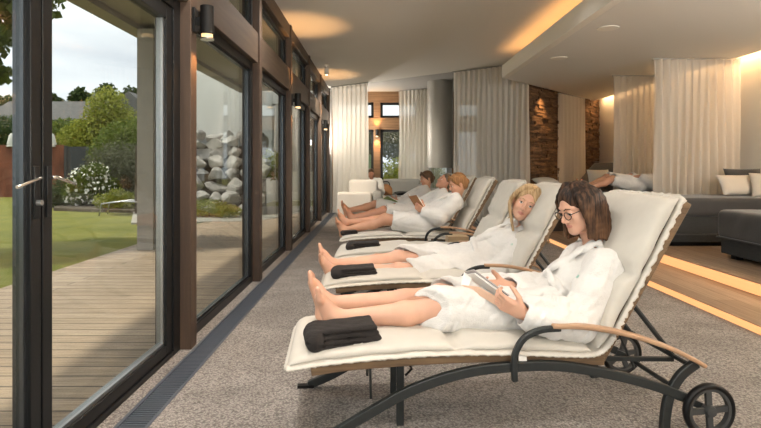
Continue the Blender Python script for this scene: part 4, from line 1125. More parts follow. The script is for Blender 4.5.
def add_foot(s, an, toe, top, sc):
    """an ankle, toe = direction heel->toes, top = direction of instep"""
    toe = nrm(toe); top = np.asarray(top, float); top = nrm(top-toe*top.dot(toe)); sd = np.cross(toe, top)
    heel = an-toe*.045*sc-top*.045*sc
    s.ell(heel, V3(.031,.034,.032)*sc, np.stack([sd,toe,top],1), .02)
    s.cone(an, heel, .036*sc, .028*sc, .02)
    s.cone(an-top*.008*sc, an+toe*.10*sc-top*.038*sc, .036*sc, .024*sc, .03)
    s.cone(heel, an+toe*.115*sc-top*.056*sc, .026*sc, .020*sc, .03, flat=(top,.8))
    ball = an+toe*.118*sc-top*.050*sc
    s.cone(ball-sd*.026*sc, ball+sd*.026*sc, .020*sc, .017*sc, .02, flat=(top,.8))
    for k in range(5):
        o = -.031+.0155*k; r = (.0135,.0095,.009,.0085,.008)[k]; ln = (.050,.048,.043,.036,.028)[k]
        a = ball+sd*o*sc+toe*.008*sc; b = ball+sd*(o*1.08)*sc+toe*ln*sc+top*.006*sc
        s.cone(a, b, r*sc, r*.92*sc, .003)

def person(J, sc, label, skin='skin', hair=None, hairm=None, vox=.006, fine=True, male=False, group=None,
           robe_seed=1, sleeves=True, robe_legs=None, glasses=False, beard=False, fold=.010):
    root = empty('person', tuple(J['pel']-V3(0,0,.12)), 0, label, 'person', group)
    off = -np.array(root.location)
    for k in list(J):
        if isinstance(J[k], np.ndarray) and J[k].shape == (3,) and k not in ('hf','hu','hdL','hdR','hpL','hpR','toeL','toeR','topL','topR','front'): J[k] = J[k]+off
    R = frame_cols(J['hf'], J['hu']); hc = J['hd']
    front = nrm(J['front']); hs = sc*J.get('hs', 1)
    s = SDF(vox)
    # trunk
    shm = (J['shL']+J['shR'])/2; hpm = (J['hipL']+J['hipR'])/2
    wv = nrm(J['shL']-J['shR'])
    s.cone(J['hipL'], J['hipR'], .088*sc, .088*sc, .05)
    s.cone(J['pel'], J['che'], .105*sc, .115*sc, .06, flat=(front,.8))
    s.cone(J['che'], shm, .12*sc, .07*sc, .06, flat=(front,.8))
    s.cone(J['shL']*.86+shm*.14, J['shR']*.86+shm*.14, .058*sc, .058*sc, .05)
    s.cone(shm, J['nek'], .06*sc, .05*sc, .04)
    s.cone(J['nek'], hc+R@(V3(0,-.022,-.055)*sc), .050*sc, .048*sc, .025)
    for q in 'LR':
        sh, el, wr = J['sh'+q], J['el'+q], J['wr'+q]
        s.chain([sh, sh*.5+el*.5, el, el*.65+wr*.35, wr], [.052*sc,.043*sc,.036*sc,.037*sc,.024*sc], .025)
        add_hand(s, wr, J['hd'+q], J['hp'+q], sc, J.get('curl'+q, .9), J.get('ts'+q, 1), tcurl=J.get('tc', .6))
        hp, kn, an = J['hip'+q], J['kn'+q], J['an'+q]
        s.chain([hp, hp*.5+kn*.5, kn, kn*.68+an*.32-V3(0,0,.012)*sc, an], [.085*sc,.072*sc,.052*sc,.053*sc,.033*sc], .03)
        s.ell(kn+V3(0,0,.012)*sc, V3(.04,.042,.042)*sc, None, .03)
        s.ell(an+V3(0,.027,.0)*sc, V3(.013,.011,.013)*sc, None, .012); s.ell(an-V3(0,.027,.0)*sc, V3(.013,.011,.013)*sc, None, .012)
        add_foot(s, an, J['toe'+q], J['top'+q], sc)
    add_head(s, hc, R, hs, fine, male, J.get('lid', .0045))
    me = s.mesh('body', None, 1)
    b = link_mesh('body', me, [M[skin], M['lip']], root)
    n = len(me.polygons); cen = np.zeros(n*3); me.polygons.foreach_get('center', cen); cen = (cen.reshape(-1,3)-hc)@R/hs
    mi = ((np.abs(cen[:,2]+.0635) < .0110-np.abs(cen[:,0])*.30) & (np.abs(cen[:,0]) < .022) & (cen[:,1] > .078)).astype(np.int32)
    me.polygons.foreach_set('material_index', mi)
    w = lambda x,y,z: hc+R@(V3(x,y,z)*hs)
    if fine:
        for q in (-1,1):
            e = MB().lathe([(0,-.012*sc)]+[(.012*sc*math.cos(a),.012*sc*math.sin(a)) for a in np.linspace(-1.4,1.4,9)]+[(0,.012*sc)], k=16).build('eye', M['sclera'], root, smooth=True)
            e.location = w(q*.031,.0735-(.0035 if vox > .007 else 0),.002)
            pr = MB().lathe([(0,0),(.0062*sc,0),(.0045*sc,.0018*sc),(0,.0024*sc)], k=14).build('iris', M['iris'], e, smooth=True)
            f = nrm(J['hf']+V3(0,0,0)+J.get('gaze', V3(0,0,0))); pr.location = tuple(f*.0113*sc); pr.rotation_euler = Vector(f).to_track_quat('Z','Y').to_euler()
        brm = hairm
        for q in (-1,1):
            MB().tube([w(q*.014,.0895,.022),w(q*.028,.089,.030),w(q*.046,.074,.024)], [.0028*sc,.003*sc,.0015*sc], 6).build('eyebrow', brm, root, smooth=True)
            lz = J.get('lid', .0045)-.0095; MB().tube([w(q*.019,.083,.008+lz),w(q*.031,.0895,.0105+lz),w(q*.043,.080,.006+lz)], [.0011*sc,.0015*sc,.0011*sc], 5).build('eyelid', M['iris'], root, smooth=True)
    # robe
    c = SDF(max(vox, .0055) if vox < .008 else vox)
    t = .018*sc
    c.cone(J['hipL'], J['hipR'], .096*sc+t, .096*sc+t, .07)
    c.cone(J['pel'], J['che'], .112*sc+t, .122*sc+t, .06, flat=(front,.84))
    c.cone(J['che'], shm, .128*sc+t, .075*sc+t, .06, flat=(front,.84))
    c.cone(J['shL']*.9+shm*.1, J['shR']*.9+shm*.1, .062*sc+t, .062*sc+t, .06)
    fr = J.get('skirt', (.72,.72))
    for q, g in zip('LR', fr):
        sh, el, wr = J['sh'+q], J['el'+q], J['wr'+q]; sl = J.get('sleeve', .86)
        we = el*(1-sl)+wr*sl
        c.chain([sh, sh*.5+el*.5, el, el*.5+we*.5, we], [.062*sc+t,.062*sc+t,.062*sc+t,.060*sc+t,.056*sc+t*.8], .03)
        hp, kn, an = J['hip'+q], J['kn'+q], J['an'+q]
        hem = hp*(1-g)+kn*g if g <= 1 else kn*(2-g)+an*(g-1)
        if g <= 1: c.chain([hp, hp*.5+hem*.5, hem], [.095*sc+t,.090*sc+t,.082*sc+t], .05)
        else: c.chain([hp, hp*.5+kn*.5, kn, hem], [.095*sc+t,.085*sc+t,.068*sc+t,.072*sc+t], .05)
    if J.get('skirt_join', True):
        g = min(fr); a = [J['hip'+q]*(1-min(g,1))+J['kn'+q]*min(g,1) for q in 'LR']
        c.cone(hpm, (a[0]+a[1])/2-V3(0,0,.01), .09*sc, .07*sc, .06)
    # openings
    for q, g in zip('LR', fr):
        sh, el, wr = J['sh'+q], J['el'+q], J['wr'+q]; sl = J.get('sleeve', .86); we = el*(1-sl)+wr*sl; d = nrm(wr-el)
        c.cone(we-d*.07*sc, we+d*.09*sc, .030*sc, .050*sc, .004, 'sub')
        hp, kn, an = J['hip'+q], J['kn'+q], J['an'+q]
        hem = hp*(1-g)+kn*g if g <= 1 else kn*(2-g)+an*(g-1)
        d = nrm(kn-hp) if g <= 1 else nrm(an-kn)
        c.half(hem+d*.03*sc, d+J.get('hemtilt', V3(0,0,0)), .008, lo=hem-V3(.2,.2,.2)*sc+d*.05, hi=hem+V3(.2,.2,.2)*sc)
        rr = (.074 if g <= 1 else .060)*sc
        c.cone(hem-d*.05*sc, hem+d*.10*sc, rr, rr*1.15, .006, 'sub')
    # V neck
    nk = J['nek']; ch2 = J['che']*.55+shm*.45+front*.10*sc
    c.cone(nk+front*.035*sc, ch2+front*.03*sc, .052*sc, .012*sc, .01, 'sub')
    c.cone(nk, nk+nrm(hc-nk)*.12*sc, .060*sc, .075*sc, .01, 'sub')
    # wide shawl collar
    lap = .021*sc; back = nk-front*.058*sc+nrm(hc-nk)*.020*sc
    bel = J['pel']*.45+J['che']*.55+front*.135*sc
    for sg in (-1, 1):
        pts = [back, nk+wv*sg*.058*sc-front*.02*sc+nrm(hc-nk)*.012*sc, nk+wv*sg*.062*sc+front*.045*sc-V3(0,0,.01)*sc, ch2+wv*sg*.050*sc+front*.020*sc, bel+wv*sg*.008*sc]
        pts = [np.array(p) for p in catmull([tuple(p) for p in pts], 4)]
        c.chain(pts, [lap]*len(pts), .007, flat=(front, .8))
    # belt
    bc = J['pel']*.62+J['che']*.38
    for a in np.linspace(0, 2*PI, 17)[:-1]:
        b2 = a+2*PI/16; e1 = lambda a: bc+wv*math.cos(a)*.142*sc+front*math.sin(a)*.122*sc
        c.cone(e1(a), e1(b2), .016*sc, .016*sc, .006)
    kt = bc+front*.135*sc
    c.ell(kt, V3(.024,.024,.024)*sc, None, .006)
    c.chain([kt, kt+wv*.05*sc+front*.012*sc, kt+wv*.10*sc-V3(0,0,.03)*sc], [.013*sc,.014*sc,.014*sc], .004)
    # cuffs
    for q in 'LR':
        el, wr = J['el'+q], J['wr'+q]; sl = J.get('sleeve', .86); we = el*(1-sl)+wr*sl; d = nrm(wr-el); u_ = nrm(np.cross(d, V3(.3,.2,1))); v_ = np.cross(d, u_)
        for a in np.linspace(0, 2*PI, 13)[:-1]:
            p = lambda a: we-d*.012*sc+(u_*math.cos(a)+v_*math.sin(a))*.060*sc
            c.cone(p(a), p(a+2*PI/12), .013*sc, .012*sc, .004)
    f1 = sinfold(robe_seed, fold, 9); f2 = sinfold(robe_seed+50, fold*.45, 21)
    rme = c.mesh('robe', lambda X,Y,Z: f1(X,Y,Z)+f2(X,Y,Z), 1)
    rb = link_mesh('robe', rme, M['robe'], root)
    if 'mark' in J:
        mk = J['mark']; ok, loc, nr, _ = rb.closest_point_on_mesh(Vector(mk)); nr = Vector(nr); u_ = Vector((1,0,.35)); u_ = (u_-nr*u_.dot(nr)).normalized(); v_ = nr.cross(u_)
        m = MB()
        for k, (a0, b0, a1, b1) in enumerate(((-.014,.004,-.004,.012),(-.004,.012,.004,.003),(.002,.002,.014,.010),(-.012,-.006,.0,-.002),(.002,-.006,.013,-.003),(-.008,-.011,.009,-.010))):
            m.tube([loc+u_*a0*.7+v_*b0*.7+nr*.003, loc+u_*a1*.7+v_*b1*.7+nr*.003], .0014, 5)
        m.build('embroidered_emblem', M['teal'], root)
    # hair
    if hair:
        h = SDF(max(.004, vox*.9))
        hair(h, w, R, hs, J)
        hm = h.mesh('hair', None, 1 if vox < .007 else 0)
        link_mesh('hair', hm, hairm, root)
    if glasses:
        m = MB()
        for q in (-1,1):
            m.tube([tuple(w(q*.034+.024*math.cos(a), .100-.006*abs(math.cos(a)), -.003+.019*math.sin(a))) for a in np.linspace(0,2*PI,21)[:-1]], .0021*sc, 6, closed=True)
            m.tube([tuple(w(q*.058,.094,.004)),tuple(w(q*.076,.05,.006)),tuple(w(q*.080,-.01,.0))], .0018*sc, 6)
        m.tube([tuple(w(-.010,.100,.0)),tuple(w(0,.106,.004)),tuple(w(.010,.100,.0))], .0018*sc, 6)
        m.build('glasses', M['black'], root, smooth=True)
    return root

# ---- hair styles (h: SDF, w: head-local to world)
def cap(h, w, R, sc, puff=.010, low=-.02, front=.035):
    h.ell(w(0,-.024,.040), V3(.076+puff,.094+puff,.084+puff)*sc, R, .0)
    h.ell(w(0,-.060,-.020), V3(.066+puff,.056+puff,.066)*sc, R, .02)
    h.ell(w(0,.110,-.022), V3(.066,.080,.100)*sc, R, .012, 'sub')
    for q in (-1, 1): h.ell(w(q*.085,-.004,-.022), V3(.024,.022,.036)*sc, R, .006, 'sub')
    h.cone(w(0,.03,-.10), w(0,-.03,-.13), .060*sc, .056*sc, .008, 'sub')
def strands(h, w, R, sc, roots, k=.006, r0=.017, r1=.007, fall=V3(0,0,-1), ln=.2, wob=.006, seed=1, steps=5):
    rr = np.random.default_rng(seed)
    for (x, y, z, dx, dy, L_) in roots:
        p = w(x,y,z); d = nrm(R@V3(dx,dy,-.6)); pts = [p]
        for i in range(steps):
            d = nrm(d*.55+fall*.6+rr.normal(size=3)*.10); p = p+d*L_*sc/steps; pts.append(p)
        h.chain(pts, list(np.linspace(r0*sc, r1*sc, steps+1)), k)
def hair_brunette(h, w, R, sc, J):
    h.ell(w(0,-.022,.040), V3(.082,.100,.088)*sc, R, .0)
    h.ell(w(0,-.045,.0), V3(.080,.080,.085)*sc, R, .02)
    h.ell(w(0,.118,-.022), V3(.060,.082,.108)*sc, R, .014, 'sub')
    rr = random.Random(4); dn = nrm(V3(.26,.05,-1))
    for q in (-1,1):
        for i in range(9):
            t = i/8; a = w(q*.030,-.0-.03*t,.118-.01*t); b = w(q*(.078+.006*math.sin(3*t)),.035-.125*t,.045)
            c_ = b*.5+w(q*.084,.030-.135*t,-.03)*.5; L_ = (.185+.03*math.sin(t*2.5)+rr.uniform(-.014,.014))*sc
            d1 = b+(w(q*.088,.020-.13*t,-.07)-b)*.9; e1 = b+dn*L_+nrm(w(q,0,0)-w(0,0,0))*.006
            h.chain([np.array(p) for p in catmull([tuple(a),tuple(b),tuple(d1*.6+(b+dn*L_*.6)*.4),tuple(e1)], 3)], list(np.linspace(.019,.009,10)*sc), .008)
    for i in range(9):
        x = -.07+.14*i/8; b = w(x,-.100+.02*abs(x)/.07,.03); L_ = (.17+rr.uniform(-.012,.012))*sc
        h.chain([w(x*.5,-.06,.10), b, b+dn*L_*.5, b+dn*L_], [.02*sc,.022*sc,.019*sc,.009*sc], .01)
def hair_blonde(h, w, R, sc, J):
    h.ell(w(0,-.022,.042), V3(.087,.102,.090)*sc, R, .0)
    h.ell(w(0,-.045,-.0), V3(.090,.080,.095)*sc, R, .02)
    h.ell(w(0,.112,-.020), V3(.062,.080,.108)*sc, R, .014, 'sub')
    rr = random.Random(8); 
    for q in (-1,1):
        for i in range(8):
            t = i/7; a = w(q*.026,.045-.06*t,.116-.02*t); b = w(q*.080,.046-.11*t,.05-.01*t); c_ = w(q*(.088+.008*t),.034-.10*t,-.05)
            e1 = c_+nrm(J['falls'][0 if q > 0 else 1])*(.14+rr.uniform(-.02,.03)+.02*(1-t))*sc
            h.chain([np.array(p) for p in catmull([tuple(a),tuple(b),tuple(c_),tuple(e1)], 3)], list(np.linspace(.018,.008,10)*sc), .008)
def hair_updo(h, w, R, sc, J):
    cap(h, w, R, sc, .008, -.045)
    h.ell(w(0,-.115,.0), V3(.040,.036,.040)*sc, R, .015)
    for q in (-1,1): h.chain([w(0,.068,.115),w(q*.055,.06,.075),w(q*.074,.03,.02),w(q*.072,.0,-.03)], [.010*sc,.014*sc,.012*sc,.006*sc], .008)
def hair_short(h, w, R, sc, J):
    cap(h, w, R, sc, .003, -.03)

HM = {
 'brunette': hairmat('brunette_hair', (.013,.007,.005), (.19,.095,.048), zsplit=(.42,.68)),
 'blonde': hairmat('blonde_hair', (.22,.13,.055), (.68,.50,.29)),
 'ginger': hairmat('auburn_hair', (.16,.07,.025), (.42,.22,.09)),
 'brown': hairmat('brown_hair', (.05,.028,.015), (.17,.10,.055)),
 'greybrown': hairmat('grey_brown_hair', (.07,.05,.035), (.22,.17,.12)),
}
SC = 1.07
# 1: woman with glasses reading on the nearest lounger
J = dict(
 pel=P3(548,305,2.66), che=P3(583,278,2.66), nek=P3(596,247,2.66), hd=P3(577,208,2.64), hf=V3(-.88,-.34,-.36), hu=V3(-.36,-.06,1),
 front=V3(-.55,-.12,.83),
 shL=P3(606,268,2.48), elL=P3(578,322,2.38), wrL=P3(523,313,2.33), hdL=V3(-.85,.10,.42), hpL=V3(.25,.8,.55), curlL=1.35, tsL=-1,
 shR=P3(582,258,2.86), elR=P3(545,298,2.88), wrR=P3(508,287,2.62), hdR=V3(-.8,-.35,.05), hpR=V3(.1,-.75,.6), curlR=1.1, tsR=1,
 hipL=P3(545,313,2.56), knL=P3(437,308,2.50), anL=P3(338,318,2.52), toeL=V3(-.30,-.12,1), topL=V3(1,0,.3),
 hipR=P3(545,299,2.78), knR=P3(440,296,2.76), anR=P3(329,303,2.70), toeR=V3(-.28,.08,1), topR=V3(1,0,.3),
 skirt=(1.12,.96), sleeve=.86, gaze=V3(0,0,-.6), lid=.002, hs=.95, hemtilt=V3(0,0,.7))
J['topL'] = V3(1,.1,.3); J['topR'] = V3(1,-.05,.3)
J['mark'] = P3(572,272,2.45)
person(J, SC, 'woman with long dark-brown hair and glasses in white robe, looking down at a tablet', 'skin_pale', hair_brunette, HM['brunette'], vox=.0042, glasses=True, robe_seed=3, fold=.015)
# 2: blonde woman looking at the camera
J = dict(
 pel=P3(470,262,4.08), che=P3(505,246,4.10), nek=P3(526,228,4.12), hd=P3(526,203,4.02), hf=V3(-.30,-.93,-.05), hu=V3(.50,-.1,1),
 front=V3(-.55,-.1,.83),
 shL=P3(520,250,3.93), elL=P3(494,276,3.86), wrL=P3(464,275,3.86), hdL=V3(-1,.05,-.02), hpL=V3(-.1,0,-1), curlL=.4, tsL=-1,
 shR=P3(512,229,4.32), elR=P3(482,250,4.42), wrR=P3(464,252,4.38), hdR=V3(-1,0,-.1), hpR=V3(-.1,0,-1), curlR=.6, tsR=1,
 hipL=P3(467,268,3.98), knL=P3(398,271,3.94), anL=P3(334,271,3.96), toeL=V3(-.35,-.35,1), topL=V3(1,0,.3),
 hipR=P3(467,259,4.20), knR=P3(398,258,4.16), anR=P3(333,264,4.10), toeR=V3(-.35,.15,1), topR=V3(1,0,.3),
 skirt=(.97,.93), sleeve=.80, hemtilt=V3(0,0,.5), lid=.007, hs=1.10, falls=(V3(.10,-.1,-1), V3(.45,-.35,-1)))
J['mark'] = P3(507,238,3.85)
person(J, SC, 'smiling blonde woman in a white robe lying on the second lounger, head tilted', 'skin_pale', hair_blonde, HM['blonde'], vox=.0055, robe_seed=8, fold=.015)
# 4: woman reading a book
def recliner(i, dx=0, dz=0, head=(0,0,0), v0=.30, knee=.06):
    """joints of somebody reclining on lounger i (world coordinates)"""
    q = lambda u, v, z: lw(i, u, v, z)+V3(dx,0,dz)
    return dict(pel=q(.98,v0,.52), che=q(1.20,v0,.66), nek=q(1.38,v0,.84), hd=q(1.41,v0,.985)+V3(*head), front=V3(-.6,0,.8), hf=V3(-.95,-.1,-.3), hu=V3(-.2,0,1),
     shL=q(1.34,v0-.185,.775), shR=q(1.34,v0+.185,.775), elL=q(1.14,v0-.24,.60), elR=q(1.14,v0+.24,.60), wrL=q(.93,v0-.13,.70), wrR=q(.93,v0+.11,.70),
     hdL=V3(-.8,.3,.5), hdR=V3(-.8,-.3,.5), hpL=V3(.1,.9,.3), hpR=V3(.1,-.9,.3), tsL=-1, tsR=1,
     hipL=q(.98,v0-.10,.50), hipR=q(.98,v0+.10,.50), knL=q(.52,v0-.10,.50+knee), knR=q(.52,v0+.09,.50+knee), anL=q(.08,v0-.06,.46), anR=q(.08,v0+.06,.46),
     toeL=V3(-.35,-.12,1), toeR=V3(-.35,.12,1), topL=V3(1,0,.3), topR=V3(1,0,.3), skirt=(.88,.88), sleeve=.85)
J = recliner(3, head=(-.03,-.02,-.005), v0=.30); J['hf'] = V3(-.93,-.25,-.28)
J['wrL'] = lw(3,.98,.12,.665); J['wrR'] = lw(3,.99,.42,.68); J['anR'] = lw(3,.06,.30,.52); J['skirt'] = (.75,.8)
J['anL'] = lw(3,.04,.22,.44)
person(J, SC, 'woman with short auburn hair in white robe reading a brown book on a lounger', 'skin', hair_updo, HM['ginger'], vox=.0075, robe_seed=12)
J = recliner(4, head=(-.02,0,-.01)); J['hf'] = V3(-.75,-.35,.50); J['hu'] = V3(.5,0,1)
J['wrL'] = lw(4,.88,.02,.52); J['elL'] = lw(4,1.10,.02,.56); J['hdL'] = V3(-1,0,-.2); J['hpL'] = V3(0,0,-1); J['curlL'] = .5
J['wrR'] = lw(4,.86,.46,.60); J['hdR'] = V3(-1,-.2,0); J['hpR'] = V3(0,0,-1)
person(J, SC, 'man with short grey-brown hair in a white robe dozing with his face up', 'skin_tan', hair_short, HM['greybrown'], vox=.009, robe_seed=15, fold=.009)
J = recliner(5, dx=-.04, head=(-.03,0,0)); J['hf'] = V3(-.9,-.35,-.15); J['wrL'] = lw(5,.86,.12,.56); J['wrR'] = lw(5,.86,.40,.60); J['hdL'] = V3(-1,.1,.1); J['hpL'] = V3(0,.3,-.9)
person(J, SC, 'woman with brown hair in a white robe holding a green magazine on the farthest lounger', 'skin', hair_updo, HM['brown'], vox=.009, robe_seed=19, fold=.009)
# person sitting in the white armchair
c = V3(-.13,12.62,-.09); q = lambda x,y,z: c+V3(x,y,z)
J = dict(pel=q(0,.05,.56), che=q(0,.12,.76), nek=q(0,.1,.98), hd=q(-.02,.04,1.11), hf=V3(.1,-1,-.35), hu=V3(0,-.2,1), front=V3(0,-1,.15),
 shL=q(.19,.1,.92), shR=q(-.19,.1,.92), elL=q(.24,-.02,.66), elR=q(-.24,-.02,.66), wrL=q(.12,-.2,.72), wrR=q(-.12,-.2,.72),
 hdL=V3(-.3,-.8,.3), hdR=V3(.3,-.8,.3), hpL=V3(-.9,0,.3), hpR=V3(.9,0,.3), tsL=1, tsR=-1,
 hipL=q(.10,.0,.54), hipR=q(-.10,.0,.54), knL=q(.12,-.28,.62), knR=q(-.12,-.28,.62), anL=q(.12,-.33,.32), anR=q(-.12,-.33,.32),
 toeL=V3(0,-1,-.1), toeR=V3(0,-1,-.1), topL=V3(0,0,1), topR=V3(0,0,1), skirt=(.9,.9))
person(J, .98, 'person with short dark hair sitting in the white armchair at the far end', 'skin_tan', hair_short, HM['brown'], vox=.011, fine=False, robe_seed=23, fold=.008)
# person lying on the dark bed behind the curtain
c = V3(3.95,8.02,.80); q = lambda x,y,z: c+V3(x,y,z)
J = dict(pel=q(.06,0,.12), che=q(.33,0,.15), nek=q(.58,0,.17), hd=q(.73,0,.19), hf=V3(-.35,-.15,1), hu=V3(1,0,.3), front=V3(-.2,0,1),
 shL=q(.52,-.18,.14), shR=q(.52,.18,.14), elL=q(.24,-.24,.10), elR=q(.24,.24,.12), wrL=q(.02,-.17,.24), wrR=q(.02,.12,.26),
 hdL=V3(-.8,.4,.0), hdR=V3(-.8,-.4,0), hpL=V3(0,.2,-1), hpR=V3(0,-.2,-1), tsL=-1, tsR=1,
 hipL=q(.05,-.1,.11), hipR=q(.05,.1,.11), knL=q(-.36,-.09,.20), knR=q(-.36,.1,.22), anL=q(-.74,-.07,.06), anR=q(-.74,.08,.06),
 toeL=V3(-.4,-.1,1), toeR=V3(-.4,.1,1), topL=V3(1,0,.4), topR=V3(1,0,.4), skirt=(.95,.95))
person(J, .98, 'person in a white robe lying on the dark bed, partly veiled by the sheer curtain', 'skin', hair_short, HM['brown'], vox=.010, fine=False, robe_seed=27, fold=.008)

# ------------------------------------------------------------------ things in hands
def slab_q(m, corners, th, mi=0):
    a, b, c_, d = [Vector(p) for p in corners]; n = (b-a).cross(d-a).normalized()*th
    m.add([a,b,c_,d,a+n,b+n,c_+n,d+n], [(0,3,2,1),(4,5,6,7),(0,1,5,4),(1,2,6,5),(2,3,7,6),(3,0,4,7)], mi); return m
# e-reader in a folding cover
t = empty('tablet', (0,0,0), 0, 'slim tablet in grey and peach cover, held by the woman with glasses', 'tablet')
A_, B_, C_, D_ = P3(464,272,2.62), P3(473,270,2.46), P3(509,296,2.33), P3(500,301,2.45)
slab_q(MB(), [A_,B_,C_,D_], .006).build('grey_cover', M['grey_cover'], t, bevel=.001)
k = V3(0,0,-.012); slab_q(MB(), [A_*.96+C_*.04+k,B_*.96+D_*.04+k,C_*.96+A_*.04+k,D_*.96+B_*.04+k], .008).build('screen', M['white_paper'], t)
E1, E2 = P3(461,285,2.52), P3(478,287,2.44)
slab_q(MB(), [E1,E2,P3(503,301,2.38),P3(497,306,2.38)], .005).build('peach_cover', M['peach_cover'], t, bevel=.001)
slab_q(MB(), [A_+V3(0,.002,0),A_*.8+C_*.2+V3(0,.002,0),E1*.8+P3(497,304,2.40)*.2,E1], .003).build('flap', M['white_paper'], t)
def open_book(name, p, w_, h_, th, cover, label, cat):
    t = empty(name, tuple(p), 0, label, cat); t.rotation_euler = (Matrix.Rotation(.25,3,'Z') @ Matrix.Rotation(R_(th),3,'Y') @ Matrix.Rotation(R_(-90),3,'Z')).to_euler()
    for sg in (-1,1):
        T = Matrix.Rotation(sg*-.28, 4, 'Y')
        MB().box(0 if sg > 0 else -w_,w_ if sg > 0 else 0,-h_/2,h_/2,-.004,0,T=T).build('cover', cover, t, bevel=.001)
        MB().box(.004 if sg > 0 else -w_+.006,w_-.006 if sg > 0 else -.004,-h_/2+.006,h_/2-.006,0,.011,T=T).build('pages', M['white_paper'], t, bevel=.002)
    return t
open_book('book', lw(3,.865,.25,.735), .17,.25, 57, M['brown_leather'], 'open book with a brown cover held by the auburn-haired woman', 'book')
open_book('magazine', lw(5,.74,.24,.60), .2,.28, 30, M['green_cover'], 'green magazine held by the woman on the farthest lounger', 'magazine')
# ------------------------------------------------------------------ right side beds
def soft_box(name, x0,x1,y0,y1,z0,z1, rad, matl, parent, vox=.02, amp=.004, k=.0):
    s = SDF(vox); s.box(((x0+x1)/2,(y0+y1)/2,(z0+z1)/2), ((x1-x0)/2,(y1-y0)/2,(z1-z0)/2), rad=rad, k=.001)
    me = s.mesh(name, sinfold(int(x0*100) % 97, amp, 6), 2); return link_mesh(name, me, matl, parent)
b = empty('day_bed', (0,0,0), 0, 'long charcoal upholstered bed in front of the largest right-hand curtain', 'bed', 'charcoal day beds')
soft_box('mattress', 3.12,5.2,6.5,7.38,.56,.80, .05, M['bed'], b, .018)
MB().box(3.16,5.2,6.54,7.38,.24,.57).build('base', M['bed_base'], b, bevel=.01)
m = MB(); m.box(3.2,5.18,6.60,7.34,.186,.245); m.build('plinth', M['black'], b)
m = MB(); m.tube([(3.14,6.505,.345),(5.2,6.505,.345)], .008, 6); m.build('piping', M['bed'], b)
b = empty('day_bed', (0,0,0), 0, 'charcoal upholstered bed at the right edge, nearest to the lit steps', 'bed', 'charcoal day beds')
soft_box('mattress', 3.78,5.25,3.9,5.82,.40,.72, .07, M['bed'], b, .018)
MB().box(3.82,5.2,3.92,5.78,.235,.415).build('base', M['bed_base'], b, bevel=.01)
m = MB(); m.box(3.78,5.22,3.9,5.8,.41,.425); m.build('piping', M['bed'], b)
for x in (3.92,5.1):
    for y in (4.1,5.66): MB().box(x-.04,x+.04,y-.04,y+.04,.186,.24).build('foot', M['black'], b)
b = empty('day_bed', (0,0,0), 0, 'dark bed behind the sheer curtain on which a person in a white robe lies', 'bed', 'charcoal day beds')
soft_box('mattress', 3.1,5.2,7.6,8.5,.60,.78, .04, M['bed'], b, .018)
MB().box(3.14,5.2,7.63,8.47,.24,.61).build('base', M['bed_base'], b, bevel=.01)
MB().box(3.2,5.18,7.7,8.4,.186,.245).build('plinth', M['black'], b)

def pillow_mesh(w, h, t, seed):
    n = 22; vs = []; fs = []; r = random.Random(seed)
    for sgn in (1,-1):
        for j in range(n+1):
            for i in range(n+1):
                x = -1+2*i/n; y = -1+2*j/n
                prof = max(0,(1-abs(x)**2.6)*(1-abs(y)**2.6))**.5
                px_ = x*w/2*(1-.06*(1-abs(y)**2)*abs(x)); py_ = y*h/2*(1-.06*(1-x*x)*abs(y))
                zz = sgn*t/2*prof*(1+.07*math.sin(5*x+3*y+seed))+sgn*.002
                vs.append((px_,py_,zz))
    N2 = (n+1)**2
    for j in range(n):
        for i in range(n):
            a = j*(n+1)+i; fs.append((a,a+1,a+n+2,a+n+1)); fs.append((N2+a+n+1,N2+a+n+2,N2+a+1,N2+a))
    for i in range(n):
        for a, b_ in ((i,i+1),): fs.append((b_,a,N2+a,N2+b_))
        a = n*(n+1)+i; fs.append((a,a+1,N2+a+1,N2+a))
        a = i*(n+1); fs.append((a,a+n+1,N2+a+n+1,N2+a)); a = i*(n+1)+n; fs.append((a+n+1,a,N2+a,N2+a+n+1))
    return vs, fs
def pillow(loc, w, h, t, rot, matl, label, seed=1, group='pale cushions'):
    vs, fs = pillow_mesh(w, h, t, seed); o = MB().add(vs, fs).build('cushion', matl, None, smooth=True)
    o.location = loc; o.rotation_euler = rot; tag(o, label, 'cushion', group); return o
R_ = math.radians
pillow((4.83,6.98,.945), .50,.30,.13, (R_(62),0,R_(6)), M['pillow'], 'pale linen cushion leaning on the long charcoal bed', 1)
pillow((5.13,6.80,.95), .42,.34,.13, (R_(68),0,R_(-20)), M['pillow'], 'pale linen cushion cut off by the right edge of the picture', 2)
pillow((5.08,7.2,1.0), .52,.34,.14, (R_(75),0,0), M['bed'], 'dark grey back cushion behind the pale cushions', 3, 'dark cushions')
# beds by the stone wall
b = empty('day_bed', (4.05,10.0,.186), .3, 'dark lounger bed with raised backrest in front of the narrow curtain by the stone wall', 'bed', 'charcoal day beds')
MB().box(-.75,.7,-.42,.42,.05,.50).build('base', M['bed_base'], b, bevel=.02)
MB().box(-.75,.7,-.42,.42,.5,.6).build('mattress', M['bed'], b, bevel=.03)
MB().add([(.0,-.42,.6),(.62,-.42,.6),(.62,.42,.6),(.0,.42,.6),(.5,-.42,1.08),(.6,-.42,1.08),(.6,.42,1.08),(.5,.42,1.08)],[(0,3,2,1),(4,5,6,7),(0,1,5,4),(1,2,6,5),(2,3,7,6),(3,0,4,7)]).build('backrest', M['bed'], b, bevel=.01)
pillow((4.12,9.66,.99), .44,.30,.12, (R_(72),0,R_(8)), M['pillow'], 'pale cushion on the dark bed right of the dark-haired woman, leaning on the backrest', 4)
pillow((4.56,9.62,.98), .30,.32,.12, (R_(70),R_(25),R_(10)), M['pillow'], 'tilted pale cushion at the right end of the dark bed by the stone wall', 5)
MB_ = MB().add([(.62-.0,-.4,0)]*0, []) 
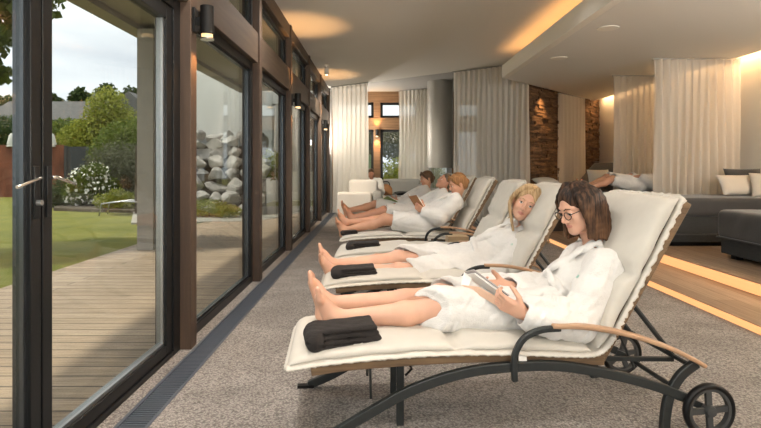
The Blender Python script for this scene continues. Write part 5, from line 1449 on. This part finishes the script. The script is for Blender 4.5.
b = empty('day_bed', (3.55,8.75,.186), .1, 'low dark bed end below the stone wall between the two women', 'bed', 'charcoal day beds')
b.location = (3.02,9.35,.0)
MB().box(-.45,.35,-.3,.3,.0,.72).build('base', M['bed_base'], b, bevel=.02)
MB().box(-.46,.36,-.31,.31,.72,.86).build('mattress', M['bed'], b, bevel=.03)
pillow((3.02,9.3,.93), .42,.30,.11, (R_(12),0,R_(4)), M['pillow'], 'flat pale cushion at the foot of the stone wall, above the blonde head', 6)

# ------------------------------------------------------------------ lounge furniture at the far end
a = empty('armchair', (0,0,0), 0, 'bulky white armchair seen from behind at the far end of the carpet', 'armchair')
soft_box('back_panel', -.92,-.12,11.9,12.12,.04,.60,.05,M['white_sofa'],a,.02,.003)
soft_box('back_cushion', -.66,.02,12.1,12.35,.45,.88,.09,M['white_sofa'],a,.02,.006)
soft_box('arm', -.92,-.70,12.08,12.8,.04,.58,.06,M['white_sofa'],a,.02,.003)
soft_box('arm', -.10,.12,11.95,12.8,.04,.62,.06,M['grey_sofa'],a,.02,.003)
soft_box('seat', -.70,-.12,12.3,12.85,.1,.44,.06,M['white_sofa'],a,.02,.003)
MB().box(-.88,.08,12.0,12.8,0,.05).build('plinth', M['black'], a)
a = empty('sofa', (0,0,0), 0, 'grey sofa by the far garden window, right of the white armchair', 'sofa')
soft_box('seat', .14,1.15,13.1,13.8,.1,.46,.06,M['grey_sofa'],a,.02,.003)
soft_box('back_cushion', .14,1.15,13.7,13.95,.35,.86,.08,M['grey_sofa'],a,.02,.005)
soft_box('arm', 1.05,1.27,13.0,13.9,.08,.72,.07,M['grey_sofa'],a,.02,.003)
MB().box(.18,1.12,13.15,13.75,0,.11).build('plinth', M['black'], a)
h = empty('handbag', (.22,13.25,.46), 0, 'tan and black bag standing on the grey sofa', 'bag')
s = SDF(.01); s.ell((0,0,.13),(.17,.09,.15)); s.box((0,0,.06),(.17,.08,.06),rad=.03,k=.03)
link_mesh('body', s.mesh('bag', sinfold(2,.006,14), 1), M['brown_leather'], h)
MB().tube(catmull([(-.11,0,.22),(-.07,0,.33),(.07,0,.33),(.11,0,.22)],5), .012, 8).build('handle', M['black'], h, smooth=True)
pillow((.66,13.3,.50), .40,.34,.09, (R_(6),0,.2), M['black'], 'black cushion lying on the grey sofa', 8, 'dark cushions')
